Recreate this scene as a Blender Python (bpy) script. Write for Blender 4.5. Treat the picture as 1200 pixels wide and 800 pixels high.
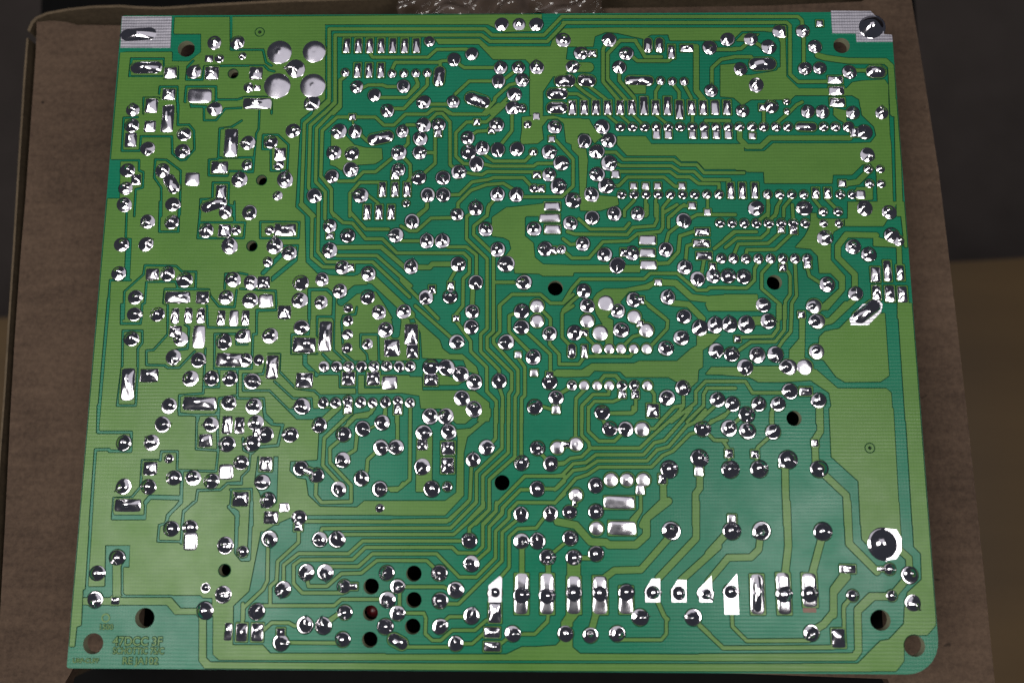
import bpy, math, random
import numpy as np
from mathutils import Vector, Matrix
from mathutils.geometry import delaunay_2d_cdt

for o in list(bpy.data.objects):
    bpy.data.objects.remove(o, do_unlink=True)
scene = bpy.context.scene
COL = scene.collection
random.seed(7)
rng = np.random.default_rng(11)

# ------------------------------------------------------------------ camera
# Board frame in metres: x right, y away from the viewer, z up, origin at the
# board's front left corner, on the solder side.  Board width comes from the
# 2.54 mm pitch of the pin rows; the pose comes from the four board corners.
BW = 0.166
FPX = 944.0
CORN = np.array([[142.8, 18.7], [1043.3, 12.5], [1102.5, 790.0], [78.0, 782.5]]) - np.array([600.0, 400.0])

def homography(src, dst):
    A = []
    for (x, y), (u, v) in zip(src, dst):
        A.append([x, y, 1, 0, 0, 0, -u * x, -u * y, -u])
        A.append([0, 0, 0, x, y, 1, -v * x, -v * y, -v])
    return np.linalg.svd(np.array(A, float))[2][-1].reshape(3, 3)

h = homography([[0, 1], [1, 1], [1, 0], [0, 0]], CORN)
Ki = np.diag([1 / FPX, 1 / FPX, 1.0])
m = Ki @ h
if m[2, 2] < 0:
    m = -m
na, nb = np.linalg.norm(m[:, 0]), np.linalg.norm(m[:, 1])
BH = BW * nb / na
r1, r2 = m[:, 0] / na, m[:, 1] / nb
r2 = r2 - r1 * (r1 @ r2); r2 /= np.linalg.norm(r2)
r3 = np.cross(r1, r2)
RC = np.column_stack([r1, r2, r3])            # board -> camera (x right, y down, z forward)
TC = m[:, 2] * (BW / na)
if r3[2] > 0:
    pass
CAMPOS = -RC.T @ TC
M3 = RC.T @ np.diag([1, -1, -1])               # blender camera axes in board frame
cam = bpy.data.cameras.new('camera')
cam.sensor_width = 36.0
cam.sensor_fit = 'HORIZONTAL'
cam.lens = FPX / 1200 * 36.0
cam.clip_start = 0.005
cam.clip_end = 50
cam_o = bpy.data.objects.new('camera', cam)
COL.objects.link(cam_o)
mw = Matrix([list(M3[i]) + [CAMPOS[i]] for i in range(3)] + [[0, 0, 0, 1]])
cam_o.matrix_world = mw
scene.camera = cam_o
cam.dof.use_dof = True
cam.dof.focus_distance = float(np.linalg.norm(CAMPOS - np.array([0.083, 0.085, 0])))
cam.dof.aperture_fstop = 9.0

def px(x, y, z=0.0):
    """photo pixel -> point on the horizontal plane at height z (metres)"""
    d = RC.T @ np.array([(x - 600) / FPX, (y - 400) / FPX, 1.0])
    s = (z - CAMPOS[2]) / d[2]
    return CAMPOS + d * s

# ------------------------------------------------------------------ light
world = bpy.data.worlds.new('World')
scene.world = world
world.use_nodes = True
bg = world.node_tree.nodes['Background']
bg.inputs[0].default_value = (0.75, 0.8, 1.0, 1)
bg.inputs[1].default_value = 0.05

def area(name, loc, target, sx, sy, power, color):
    l = bpy.data.lights.new(name, 'AREA')
    l.shape = 'RECTANGLE'; l.size = sx; l.size_y = sy
    l.energy = power; l.color = color
    o = bpy.data.objects.new(name, l)
    COL.objects.link(o)
    o.location = loc
    d = Vector(target) - Vector(loc)
    o.rotation_euler = d.to_track_quat('-Z', 'Y').to_euler()
    return o

area('desk_lamp', (-0.115, -0.02, 0.36), (0.05, 0.03, 0), 0.20, 0.17, 1.36, (1.0, 0.97, 0.93))
area('desk_lamp', (0.265, -0.015, 0.36), (0.11, 0.03, 0), 0.14, 0.14, 0.80, (1.0, 0.97, 0.93))
area('ceiling_panel', (0.06, 0.33, 0.90), (0.06, 0.33, 0), 0.95, 0.72, 1.45, (0.97, 0.94, 1.0))
scene.view_settings.view_transform = 'Standard'
scene.view_settings.look = 'None'
scene.view_settings.exposure = -0.12
scene.view_settings.gamma = 1.0

# ------------------------------------------------------------------ materials
def new_mat(name):
    m = bpy.data.materials.new(name); m.use_nodes = True
    nt = m.node_tree
    return m, nt, nt.nodes['Principled BSDF']

def node(nt, t, **kw):
    n = nt.nodes.new(t)
    for k, v in kw.items():
        setattr(n, k, v)
    return n

def ramp(nt, fac, stops):
    r = node(nt, 'ShaderNodeValToRGB')
    while len(r.color_ramp.elements) < len(stops):
        r.color_ramp.elements.new(0.5)
    for e, (p, c) in zip(r.color_ramp.elements, stops):
        e.position = p; e.color = c if len(c) == 4 else (*c, 1)
    nt.links.new(fac, r.inputs[0])
    return r.outputs[0]

def noise(nt, co, scale, detail=3, rough=0.55, vec_scale=None):
    n = node(nt, 'ShaderNodeTexNoise')
    n.inputs['Scale'].default_value = scale
    n.inputs['Detail'].default_value = detail
    n.inputs['Roughness'].default_value = rough
    if vec_scale:
        mp = node(nt, 'ShaderNodeMapping')
        mp.inputs['Scale'].default_value = vec_scale
        nt.links.new(co, mp.inputs[0]); co = mp.outputs[0]
    nt.links.new(co, n.inputs['Vector'])
    return n.outputs['Fac']

def mathn(nt, op, a, b=None):
    n = node(nt, 'ShaderNodeMath', operation=op)
    for i, v in enumerate((a, b)):
        if v is None: continue
        if isinstance(v, (int, float)): n.inputs[i].default_value = v
        else: nt.links.new(v, n.inputs[i])
    return n.outputs[0]

def ridges(nt, co):
    """fine horizontal ridges pressed by the laminate's weave, plus a faint vertical weave"""
    w = node(nt, 'ShaderNodeTexWave', wave_type='BANDS', bands_direction='Y', wave_profile='SIN')
    w.inputs['Scale'].default_value = 2 * math.pi / 20 / 0.00068 * 1.0
    w.inputs['Distortion'].default_value = 1.6
    w.inputs['Detail'].default_value = 2.0
    w.inputs['Detail Scale'].default_value = 0.25
    nt.links.new(co, w.inputs['Vector'])
    v = node(nt, 'ShaderNodeTexWave', wave_type='BANDS', bands_direction='X', wave_profile='SIN')
    v.inputs['Scale'].default_value = 2 * math.pi / 20 / 0.00055
    v.inputs['Distortion'].default_value = 1.0
    v.inputs['Detail Scale'].default_value = 0.3
    nt.links.new(co, v.inputs['Vector'])
    n1 = noise(nt, co, 900, 2, 0.5, (0.25, 1.0, 1.0))
    a = mathn(nt, 'MULTIPLY', w.outputs['Fac'], mathn(nt, 'MULTIPLY', noise(nt, co, 160, 2, 0.5, (0.5, 1, 1)), 1.2))
    b = mathn(nt, 'MULTIPLY', v.outputs['Fac'], 0.16)
    c = mathn(nt, 'MULTIPLY', n1, 0.5)
    return mathn(nt, 'ADD', mathn(nt, 'ADD', a, b), c)

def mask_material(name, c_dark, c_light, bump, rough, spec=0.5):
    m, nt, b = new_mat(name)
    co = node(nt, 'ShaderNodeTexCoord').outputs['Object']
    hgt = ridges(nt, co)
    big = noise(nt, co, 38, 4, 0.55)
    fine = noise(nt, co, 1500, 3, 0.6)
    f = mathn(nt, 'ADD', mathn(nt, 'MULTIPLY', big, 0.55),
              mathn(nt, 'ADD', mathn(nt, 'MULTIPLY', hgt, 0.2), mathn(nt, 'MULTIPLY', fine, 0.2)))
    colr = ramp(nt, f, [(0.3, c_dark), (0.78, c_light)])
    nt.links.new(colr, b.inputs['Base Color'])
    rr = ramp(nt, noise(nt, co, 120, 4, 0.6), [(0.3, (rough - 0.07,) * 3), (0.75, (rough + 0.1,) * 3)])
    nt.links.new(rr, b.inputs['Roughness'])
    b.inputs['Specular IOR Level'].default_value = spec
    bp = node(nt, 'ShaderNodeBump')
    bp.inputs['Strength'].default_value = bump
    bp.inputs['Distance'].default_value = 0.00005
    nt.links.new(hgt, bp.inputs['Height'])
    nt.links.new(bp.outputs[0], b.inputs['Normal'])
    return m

MAT_CU = mask_material('green_mask_over_copper', (0.058, 0.140, 0.027), (0.098, 0.210, 0.043), 0.32, 0.33, 0.21)
MAT_SUB = mask_material('teal_mask_over_laminate', (0.002, 0.108, 0.058), (0.007, 0.166, 0.090), 0.3, 0.31, 0.21)
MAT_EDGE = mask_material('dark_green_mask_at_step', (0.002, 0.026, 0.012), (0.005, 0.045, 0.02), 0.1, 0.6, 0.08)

def solder_material(name, base, r0, r1, bump=0.25):
    m, nt, b = new_mat(name)
    tc = node(nt, 'ShaderNodeTexCoord')
    geo = node(nt, 'ShaderNodeNewGeometry')
    co = geo.outputs['Position']
    b.inputs['Metallic'].default_value = 1.0
    c = ramp(nt, noise(nt, co, 700, 4, 0.6),
             [(0.25, tuple(x * 0.9 for x in base)), (0.6, base)])
    nt.links.new(c, b.inputs['Base Color'])
    rr = ramp(nt, noise(nt, co, 300, 2, 0.5), [(0.35, (r0,) * 3), (0.75, (r1,) * 3)])
    nt.links.new(rr, b.inputs['Roughness'])
    bp = node(nt, 'ShaderNodeBump')
    bp.inputs['Strength'].default_value = bump
    bp.inputs['Distance'].default_value = 0.00006
    nt.links.new(noise(nt, co, 900, 2, 0.5), bp.inputs['Height'])
    nt.links.new(bp.outputs[0], b.inputs['Normal'])
    return m

MAT_SOL = solder_material('bright_solder', (0.76, 0.73, 0.77), 0.07, 0.13, 0.0)
MAT_SOL2 = solder_material('soft_solder', (0.78, 0.75, 0.80), 0.09, 0.20, 0.03)
MAT_TIN = solder_material('tinned_copper', (0.80, 0.77, 0.82), 0.13, 0.26, 0.25)

MAT_TINF = solder_material('tinned_copper_ridged', (0.84, 0.81, 0.87), 0.34, 0.42, 0.0)
nt = MAT_TINF.node_tree
bpn = nt.nodes.new('ShaderNodeBump'); bpn.inputs['Strength'].default_value = 0.3; bpn.inputs['Distance'].default_value = 0.00008
nt.links.new(ridges(nt, node(nt, 'ShaderNodeTexCoord').outputs['Object']), bpn.inputs['Height'])
nt.links.new(bpn.outputs[0], nt.nodes['Principled BSDF'].inputs['Normal'])

def plain(name, c, rough=0.6, metal=0.0):
    m, nt, b = new_mat(name)
    co = node(nt, 'ShaderNodeTexCoord').outputs['Object']
    cc = ramp(nt, noise(nt, co, 300, 4, 0.6), [(0.3, tuple(x * 0.8 for x in c)), (0.7, c)])
    nt.links.new(cc, b.inputs['Base Color'])
    b.inputs['Roughness'].default_value = rough
    b.inputs['Specular IOR Level'].default_value = 0.5 if rough < 0.65 else 0.05
    b.inputs['Metallic'].default_value = metal
    return m

MAT_LAM = plain('laminate_edge', (0.30, 0.30, 0.20), 0.7)
MAT_BARE = plain('bare_copper', (0.16, 0.075, 0.05), 0.5)
MAT_BLACK = plain('shade_black', (0.004, 0.004, 0.004), 0.7)  # black that stands in for shade inside the holes and box slots
MAT_RED = plain('red_plastic', (0.07, 0.004, 0.006), 0.35)

def cardboard(name, c0, c1):
    m, nt, b = new_mat(name)
    co = node(nt, 'ShaderNodeTexCoord').outputs['Object']
    n1 = noise(nt, co, 25, 5, 0.6)
    n2 = noise(nt, co, 900, 4, 0.7)
    n3 = noise(nt, co, 240, 4, 0.65, (0.35, 1.6, 1))
    f = mathn(nt, 'ADD', mathn(nt, 'MULTIPLY', n1, 0.45),
              mathn(nt, 'ADD', mathn(nt, 'MULTIPLY', n2, 0.45), mathn(nt, 'MULTIPLY', n3, 0.3)))
    c = ramp(nt, f, [(0.44, c0), (0.72, c1)])
    spots = ramp(nt, noise(nt, co, 170, 2, 0.5), [(0.225, (0.35, 0.35, 0.35)), (0.25, (1, 1, 1))])
    mx = node(nt, 'ShaderNodeMix', data_type='RGBA', blend_type='MULTIPLY')
    mx.inputs[0].default_value = 1.0
    nt.links.new(c, mx.inputs[6]); nt.links.new(spots, mx.inputs[7])
    nt.links.new(mx.outputs[2], b.inputs['Base Color'])
    fl = node(nt, 'ShaderNodeTexWave', wave_type='BANDS', bands_direction='X', wave_profile='SIN')
    fl.inputs['Scale'].default_value = 2 * math.pi / 20 / 0.0065
    fl.inputs['Distortion'].default_value = 0.6
    nt.links.new(co, fl.inputs['Vector'])
    f = mathn(nt, 'ADD', f, mathn(nt, 'MULTIPLY', fl.outputs['Fac'], 0.25))
    f = mathn(nt, 'ADD', f, mathn(nt, 'MULTIPLY', noise(nt, co, 55, 3, 0.5), 1.2))
    b.inputs['Roughness'].default_value = 0.85
    b.inputs['Specular IOR Level'].default_value = 0.2
    bp = node(nt, 'ShaderNodeBump')
    bp.inputs['Strength'].default_value = 0.5
    bp.inputs['Distance'].default_value = 0.0005
    nt.links.new(f, bp.inputs['Height'])
    nt.links.new(bp.outputs[0], b.inputs['Normal'])
    return m

MAT_CARD = cardboard('brown_cardboard', (0.040, 0.025, 0.017), (0.094, 0.061, 0.041))
MAT_CARD_IN = cardboard('cardboard_cut_edge', (0.055, 0.040, 0.025), (0.11, 0.08, 0.05))

# ------------------------------------------------------------------ helpers
def link(o, parent=None):
    COL.objects.link(o)
    if parent is not None:
        o.parent = parent
    return o

def mesh_obj(name, verts, faces, mats, parent=None, smooth=False, mat_idx=None):
    me = bpy.data.meshes.new(name)
    me.from_pydata([tuple(v) for v in verts], [], faces)
    for mm in (mats if isinstance(mats, (list, tuple)) else [mats]):
        me.materials.append(mm)
    if mat_idx is not None:
        me.polygons.foreach_set('material_index', mat_idx)
    if smooth is True:
        me.polygons.foreach_set('use_smooth', [True] * len(me.polygons))
    me.update()
    o = bpy.data.objects.new(name, me)
    return link(o, parent)

def thing(name, label, cat, loc=(0, 0, 0)):
    o = bpy.data.objects.new(name, None)
    o.empty_display_size = 0.01
    o.location = loc
    o['label'] = label; o['category'] = cat
    return link(o)

def prism(poly, z0, z1):
    """closed prism from a ccw polygon"""
    n = len(poly)
    v = [(p[0], p[1], z1) for p in poly] + [(p[0], p[1], z0) for p in poly]
    f = [list(range(n)), list(range(2 * n - 1, n - 1, -1))]
    f += [[i, i + n, (i + 1) % n + n, (i + 1) % n] for i in range(n)]
    return v, f

# ------------------------------------------------------------------ board drawing
# Every line is one feature read off the board: T origin and magnification of
# the view it was read in, then P copper area, X bare laminate, g isolation
# gap, t track (width first), J/S/O solder joints, D/R/K/I/F tinned pads,
# H hole, V ringed via, B hole with a lamp in it, C bare copper patch.
DATA = """
T 0 0 1
P 141 62 203 57 205 21 480 18.5 635 17 634 36 590 38 572 29 381 29 381 117 352 140 349 190 346 243 357 253 358 307 372 321 390 323 420 324 440 340 480 375 480 465 462 605 340 606 320 615 305 625 290 700 273 709 272 755 308 756 317 764 317 772 257 772 250 765 249 700 148 698 97 690 86 700
P 652 34 710 33 920 33 918 37 908 38 893 37 884 46 880 49 840 48 785 48 783 41 763 41 754 46 745 44 723 39 710 38 697 43 695 55 665 55 663 70 680 75 660 88 648 90 636 108 636 135 621 135 621 75 616 70 578 70 561 52 514 52 510 46 562 46 572 55 645 55
T 280 240 6
g 60 720 680 820 595 945 590 1080 740
T 280 360 6
g 60 1080 20 1110 100 1100 190
T 120 0 6
F 140 120 490 120 480 340 130 340
O 175 250 340 240 48
g 16 110 358 485 358 495 240
g 12 495 110 495 240
X 490 240 695 240 695 370 610 435 490 435
H 590 345 60
g 14 905 110 905 352 1130 352 1150 440 1190 465
J 788 303 45
J 950 300 45
V 1107 228 36
K 750 415 60 50
J 822 412 30
S 985 395 25
X 195 405 440 405 440 465 540 465 540 562 425 562 425 545 180 545
P 215 425 425 425 425 530 200 530
P 430 480 525 480 525 547 430 547
O 245 478 375 475 44
K 480 512 92 80
g 14 640 430 600 470 590 562 705 562 718 470 890 464 1140 464 1170 495 1210 505
J 645 507 45 ur
K 770 517 100 95
H 920 520 36
K 1080 517 95 90
J 1028 617 32
K 1090 620 50 40
g 14 400 660 405 612 528 612 530 790
K 468 665 95 82
g 14 590 610 800 610 800 718 580 718 590 610
R 685 675 170 100
g 14 620 720 625 752 730 752
g 14 800 702 950 702 1000 685 1190 685 1190 800
K 1090 730 200 80
J 215 775 42 u
K 345 745 92 105
g 12 290 800 290 690 400 690
T 300 0 6
D 165 370 86
D 410 365 80
J 280 485 60 l
D 150 605 92
D 400 605 88
J 395 725 50 dl
I 637 322 52 105
I 720 322 52 105
I 800 322 52 105
I 880 322 52 105
I 962 322 52 105
I 1045 322 52 105
I 1128 322 52 105
J 627 512 26 u
I 713 495 52 105
I 795 495 52 105
I 878 495 52 105
J 957 520 26 u
J 1040 518 26 u
J 1123 518 26 u
J 710 613 40 l
J 1037 608 42 d
J 833 670 40 d
J 925 780 42 ul
J 1180 720 44 l
t 24 1210 206 515 206 515 700 410 800
t 24 1210 249 557 249 557 720 480 800
t 24 627 540 592 565 592 755 545 800
t 22 750 620 790 600 890 600 920 612 1000 612
t 22 870 688 1060 688 1140 610 1130 560
t 22 970 767 1040 767 1200 607
t 22 800 375 820 405 1210 405
t 22 957 490 980 441 1210 441
T 480 0 6
I 48 322 52 105
J 140 292 33 d
J 647 172 44 d
D 770 172 46
J 772 175 38
J 890 172 44 d
J 1080 283 48
J 437 380 40 d
J 312 420 42 d
J 640 478 42 u
J 765 478 40 u
J 895 475 46 u
J 625 572 43 d
J 790 565 43 r
J 735 665 45 r
J 725 760 45 r
J 790 762 28
J 44 518 26 u
J 124 515 26 u
O 212 505 205 572 36
J 102 725 42 ur
J 307 718 40 u
O 435 690 520 718 44
J 1145 470 42 r
O 1065 570 1120 570 44
O 1005 660 1070 660 40
O 1005 760 1070 760 40
t 24 0 206 530 206 580 250 945 250 1070 120 1210 120
t 24 0 249 505 249 565 294 968 294 1095 162 1210 162
t 22 0 405 130 405 190 350 400 348 437 380
t 22 0 441 200 441 230 430 300 428
t 22 215 440 215 500
t 22 350 455 385 478 610 478
t 22 320 665 420 572 600 572
t 22 140 735 280 735
t 22 670 555 745 500
t 22 765 585 700 600 600 690 600 710 520 800
t 22 690 690 640 740 575 800
t 22 40 545 60 590 0 660
t 22 125 540 125 600 0 720
t 22 130 800 160 770 240 770 280 800
T 660 0 6
J 125 375 44 r
K 205 378 60 50
J 325 283 44 l
J 445 378 44 l
J 395 475 42 l
O 595 295 595 345 28
O 677 295 677 345 28
I 762 365 52 100
K 870 340 95 52
J 1030 335 45 d
J 1155 278 45
J 60 475 45 r
J 40 565 45 l
O 145 565 185 570 42
O 470 567 600 570 33
J 685 570 26 u
J 767 575 26 u
J 850 575 26 u
J 1040 640 40 u
t 24 0 120 1210 120
t 24 0 162 1210 162
t 70 60 475 180 475
t 24 300 310 280 350 280 575 385 700
t 24 510 287 400 287 312 380 312 560 440 700
t 22 145 580 300 700
t 22 80 590 150 650 225 700
t 22 0 662 100 662 160 700
t 24 395 500 395 570 500 690
t 24 505 287 545 350 575 402 690 402
t 24 480 395 520 430 740 430 765 410
P 430 600 580 610 580 660 470 660
t 22 685 590 650 645 650 700
t 22 767 590 815 650 815 700
t 22 850 600 900 690
t 38 935 330 935 640 985 700
t 26 1050 350 1210 350
t 24 1045 600 1045 480 1110 420 1210 402
P 1105 460 1210 450 1210 690 1105 680
T 860 0 6
t 24 0 120 450 119 478 145 482 190
t 24 0 162 370 160 394 182 394 525 450 577 690 575
t 24 490 250 490 450
J 318 222 42
K 335 225 60 80
J 483 220 42
K 603 167 52 46
J 117 278 42 ur
J 243 332 46 r
J 570 330 42 l
J 500 483 42 d
J 603 480 40 d
J 812 508 44 d
O 975 505 1025 505 44
J 45 487 42 d
O 155 452 248 450 46
J 157 600 48
K 712 562 108 56
K 720 640 110 62
K 727 720 110 62
K 205 758 60 50
J 262 750 44
S 372 714 22
S 375 785 20
J 520 785 42 u
J 622 788 42 u
J 835 795 42 u
J 1040 795 42 u
J 60 782 40 u
F 680 80 960 82 1035 160 1055 245 1110 250 1115 298 860 298 855 240 690 238
J 965 195 88 r
H 757 322 58
t 42 590 392 640 408 800 430 1065 432 1105 470 1120 800
t 26 840 497 950 497
P 320 230 360 250 368 540 455 625 790 625 830 582 900 570 1060 562 1085 600 1085 750 1000 765 890 760 880 700 830 672 430 672 400 702 120 702 60 742 0 690 0 530 120 530 300 500 318 470
t 24 0 345 50 345 100 300 150 300 200 335
t 24 0 402 120 402
g 14 318 470 318 300 220 230 60 230 0 290
T 100 120 6
K 580 115 90 195
J 328 165 46
K 320 265 88 105
g 13 370 105 270 110 258 342 385 342 392 240 610 240 612 360 670 408 705 405 768 332 765 200 730 158 650 160 655 20 640 -20
g 8 196 0 168 410
K 455 170 85 85
J 695 225 45
J 683 342 46 r
J 440 325 45 d
g 13 1110 40 985 45 920 128 835 128 835 30 750 25
K 1025 285 100 200
J 1145 285 46 l
g 13 1100 130 1030 175 945 185 935 390 1180 388 1180 485 1010 485 1000 518 868 515 870 405 930 400
J 912 48 46 l
K 945 458 120 90
J 1135 440 33
J 1085 545 50 u
X 165 412 250 412 245 678 135 678
g 13 165 410 380 408 378 480 410 492 405 600 355 612 345 800
J 298 478 46
J 285 605 43
K 358 545 72 80
J 275 720 48
J 545 480 46
O 590 545 622 600 42
g 13 535 800 535 600 485 530 492 402 570 405 650 465 672 482 665 790
R 753 540 105 95
J 615 718 46 r
K 955 635 80 110
O 855 735 955 700 40
J 985 772 42
g 13 805 800 810 682 895 680 897 565 1010 565 1005 722 1040 730 1040 800
J 1155 775 48
T 290 120 6
J 320 200 46 r
H 100 548 37
J 265 545 52 u
J 213 657 31
J 165 280 43
K 230 365 85 95
J 222 440 33
g 13 105 330 110 230 215 230 290 300 280 482 165 482 165 330 105 330
g 12 85 60 80 190 62 220 40 492 0 492
t 22 575 0 400 150 396 300 380 710 470 800
t 22 615 10 442 165 430 600 465 655
t 22 645 20 486 185 480 560 548 630 545 800
t 22 720 105 630 105 526 200 516 520 590 610 590 770 610 800
P 590 215 690 235 750 300 830 320 945 325 950 400 900 432 770 440 700 440 660 480 620 450 582 440 590 290
J 645 205 48 l
K 738 105 50 45
J 758 208 42 u
t 10 740 130 748 190
O 885 262 985 240 40
J 1090 205 40 u
J 988 78 42 ul
J 1065 355 48
J 1062 475 42
K 1038 512 56 62
J 610 355 46 ul
D 735 360 48
J 735 360 46
J 725 472 48 r
J 595 520 42 d
J 470 657 46 r
J 797 655 48 l
I 948 612 54 106
I 1037 612 54 106
I 1122 612 54 106
S 1115 710 23
I 840 772 54 106
I 925 772 54 106
I 1010 772 54 106
t 22 760 105 900 105 960 162 1030 162 1110 85 1210 85
t 22 1010 45 1100 45 1160 -20
t 22 790 225 845 275
t 22 640 555 750 555 815 490 900 490 1040 375
t 22 720 800 720 640 790 563 925 563
t 22 1130 240 1130 290 1090 330
t 22 1100 390 1145 440 1145 530 1120 570
t 18 850 655 920 710
t 22 1120 160 1210 160
t 22 500 690 500 800
T 480 120 6
t 22 -10 85 120 85 170 50 250 50 300 85 540 85 625 15
t 22 130 140 190 80 232 80 285 140 285 440 320 470
t 22 0 160 60 160
t 22 450 140 400 140 325 215 325 380 380 432 440 435
t 22 500 140 540 140 680 10
K 473 140 48 45
J 100 160 46 l
J 205 160 42 u
K 200 215 56 62
J 612 160 46 u
K 575 200 50 42
J 410 250 42 l
J 415 350 48
J 512 325 44 u
J 620 333 45 d
J 755 328 45 d
S 870 350 25
S 830 155 26
R 892 98 50 50
J 75 255 46
J 70 355 43 r
J 65 530 45
J 235 530 45 d
J 345 490 46 r
J 470 432 48 d
J 128 650 45 d
J 237 650 45 d
J 618 648 45 u
J 750 650 46 u
J 465 745 46 u
J 1020 175 44
R 1000 258 48 45
J 980 350 46 r
J 1065 428 48 r
K 895 510 60 50
J 980 510 43
J 875 605 28
K 928 608 45 52
J 1045 590 50 r
J 1150 690 50
J 335 788 40 ul
R 1003 732 116 62
t 22 720 60 720 200 640 300
t 22 180 240 180 430 90 510
t 22 110 355 180 355
t 22 440 230 475 205 570 200
t 22 530 370 590 415 810 415 870 355
t 22 520 435 580 450 870 450 900 430 1040 430
t 22 390 490 440 505 510 510 545 488 870 490
t 22 270 652 350 650 440 560 550 545 590 530 800 530 860 595
t 22 340 770 340 710 430 620 540 580 660 570 725 610
t 22 790 665 1070 665 1150 590 1150 400 1030 270
t 22 600 680 550 740 545 800
t 22 125 690 125 740 60 790
P 790 105 857 100 855 -20 935 -20 935 100 1010 95 1080 115 1210 115 1210 210 1180 240 1190 320 1100 280 1085 150 1040 115 970 120 930 170 940 260 900 290 790 295 780 270 790 200
P 640 800 700 740 850 722 945 712 950 800
T 670 120 6
I 4 37 58 105
I 88 37 58 105
I 170 37 58 105
I 253 37 58 105
I 340 37 58 105
I 423 37 58 105
I 508 25 58 130
I 590 37 58 105
I 674 25 58 130
I 758 52 58 135
I 842 37 58 105
I 925 37 58 105
R 1008 37 58 100
I 1092 37 58 105
J 215 173 46 l
S 342 173 30
S 427 173 30
S 512 173 30
S 595 173 30
S 678 173 30
S 762 173 30
S 848 173 30
S 932 173 30
S 1017 173 30
S 1100 173 30
S 1180 173 30
R 597 227 52 58
R 680 227 52 58
R 850 227 52 58
R 934 227 52 58
R 1018 227 52 58
R 1102 227 52 58
J 90 272 45 dl
J 262 268 47 l
J 178 347 47 l
J 262 428 50 r
R 308 505 60 55
J 180 507 47 l
J 242 588 50 r
J 140 650 47 ul
J 12 690 50
S 352 648 28
S 438 648 28
S 523 648 28
S 608 648 28
S 694 648 28
S 780 648 28
S 865 648 28
R 435 588 52 50
R 520 588 52 50
R 605 588 52 50
R 776 588 52 50
J 950 648 28 u
J 1035 648 28 u
I 1118 620 52 115
I 1200 620 52 115
R 847 727 56 52
R 955 772 50 48
J 300 782 46
J 465 782 44
P 320 240 520 240 560 295 1210 295 1210 495 1160 470 930 470 880 415 770 415 730 375 390 375 320 300
P 0 120 120 120 160 190 215 240 160 290 120 222 50 215 30 260 40 320 100 330 112 400 100 600 110 670 200 655 320 665 330 720 200 762 60 762 50 380 0 330
t 22 220 352 310 352 362 403 715 403 765 440 880 440 930 497 1210 497
t 22 310 430 345 447 700 447 760 487 860 487 920 545 1110 545
t 22 330 487 690 487 740 525 830 525 890 572 1035 572 1035 620
t 22 290 588 330 588 390 527 650 527 725 592 776 592
t 18 250 90 340 165
t 18 340 90 425 165
t 18 430 90 510 165
t 18 590 90 640 130 680 160
t 22 940 130 1110 130
t 18 848 90 848 165
t 22 520 690 520 800
t 22 590 690 590 800
t 22 690 680 640 740 640 800
t 22 830 727 770 730 700 800
t 18 955 690 955 740
t 22 440 690 370 760 370 800
T 860 120 6
S 40 172 30
S 127 172 30
R 130 235 50 46
S 210 172 30
S 297 172 30
S 380 172 30
O 465 172 550 174 30
S 632 172 30
S 715 172 30
J 805 172 34
K 845 212 56 66
J 918 210 48
J 835 95 46 u
J 1042 95 46 u
J 938 370 47 dr
S 945 470 28
S 1030 468 28
S 953 572 28
S 1038 572 28
K 763 570 58 50
I 65 620 52 115
I 148 620 52 115
J 237 648 28 u
S 322 648 28
S 407 648 28
S 492 648 28
I 575 638 54 80
I 660 638 54 80
S 748 648 28
S 832 648 28
R 893 648 66 62
J 155 745 48 r
J 495 745 48 l
S 627 768 28
S 732 768 28
J 920 745 50
J 1092 772 46
P 0 340 75 345 215 345 275 290 835 290 960 285 1000 235 985 170 900 90 885 -20 1085 -20 1095 230 1105 300 1120 800 1010 800 1010 690 1000 480 960 430 900 440 830 510 695 510 690 570 215 570 210 490 40 490 0 465
t 36 40 185 40 260 92 312 190 312 252 252 815 252
P 1125 -20 1160 -20 1190 800 1145 800
g 8 1165 0 1196 800
t 22 297 150 380 80 440 20 480 0
P 700 40 790 60 790 150 735 122 700 90
t 22 210 60 210 150
t 40 790 572 870 560 940 490
P 860 600 975 595 975 685 860 690
t 22 240 680 240 800
t 22 330 690 300 740 290 800
t 22 400 680 350 740 350 800
t 22 560 680 625 760
t 22 650 680 730 760
T 90 240 6
J 500 118 46 dl
J 668 122 46
g 13 585 -20 580 190 715 190 720 -20
J 315 280 46
J 487 278 46 ur
X 345 230 390 235 375 540 330 530
g 13 355 -20 345 230
g 13 380 530 235 530 215 800
J 295 482 46
J 912 182 46
K 1040 182 95 90
J 1122 178 32
g 13 875 -20 860 125 850 235 1175 235 1185 125 860 125
g 13 1110 -20 1110 125
J 1075 290 52 u
K 532 488 95 85
J 640 485 47
J 760 528 50
g 13 490 540 700 540 710 590 835 590 840 470 740 470 700 430 480 425 470 490 335 610 330 800
J 412 650 46 r
g 13 490 540 480 690 460 700 455 800
K 710 650 180 85
K 885 650 95 90
g 13 640 790 640 700 610 690 620 592 930 595 940 640 1000 715 1110 720 1125 600
J 405 770 45 r
J 568 770 46
J 1100 525 49
g 13 1040 590 1045 485 1150 480 1200 490
J 1050 650 46
T 280 240 6
J 75 55 48
H 92 290 38
J 253 290 52 u
J 355 340 46
J 203 400 32
J 215 178 30
K 325 175 155 90
g 13 150 120 425 122 420 235 150 235 150 120
g 30 300 350 170 480
g 30 395 390 230 525
g 13 310 290 415 285 405 390
J 85 545 46
K 175 545 90 90
J 80 672 50
R 190 675 105 95
g 13 10 590 260 605 265 740 130 745 125 800
J 435 548 51
J 428 670 51
K 320 755 95 100
J 585 525 43
J 578 685 43
J 710 605 46
g 22 495 800 495 595 620 595 670 640 665 790
J 905 650 46
S 768 725 30
J 985 755 46
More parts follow.
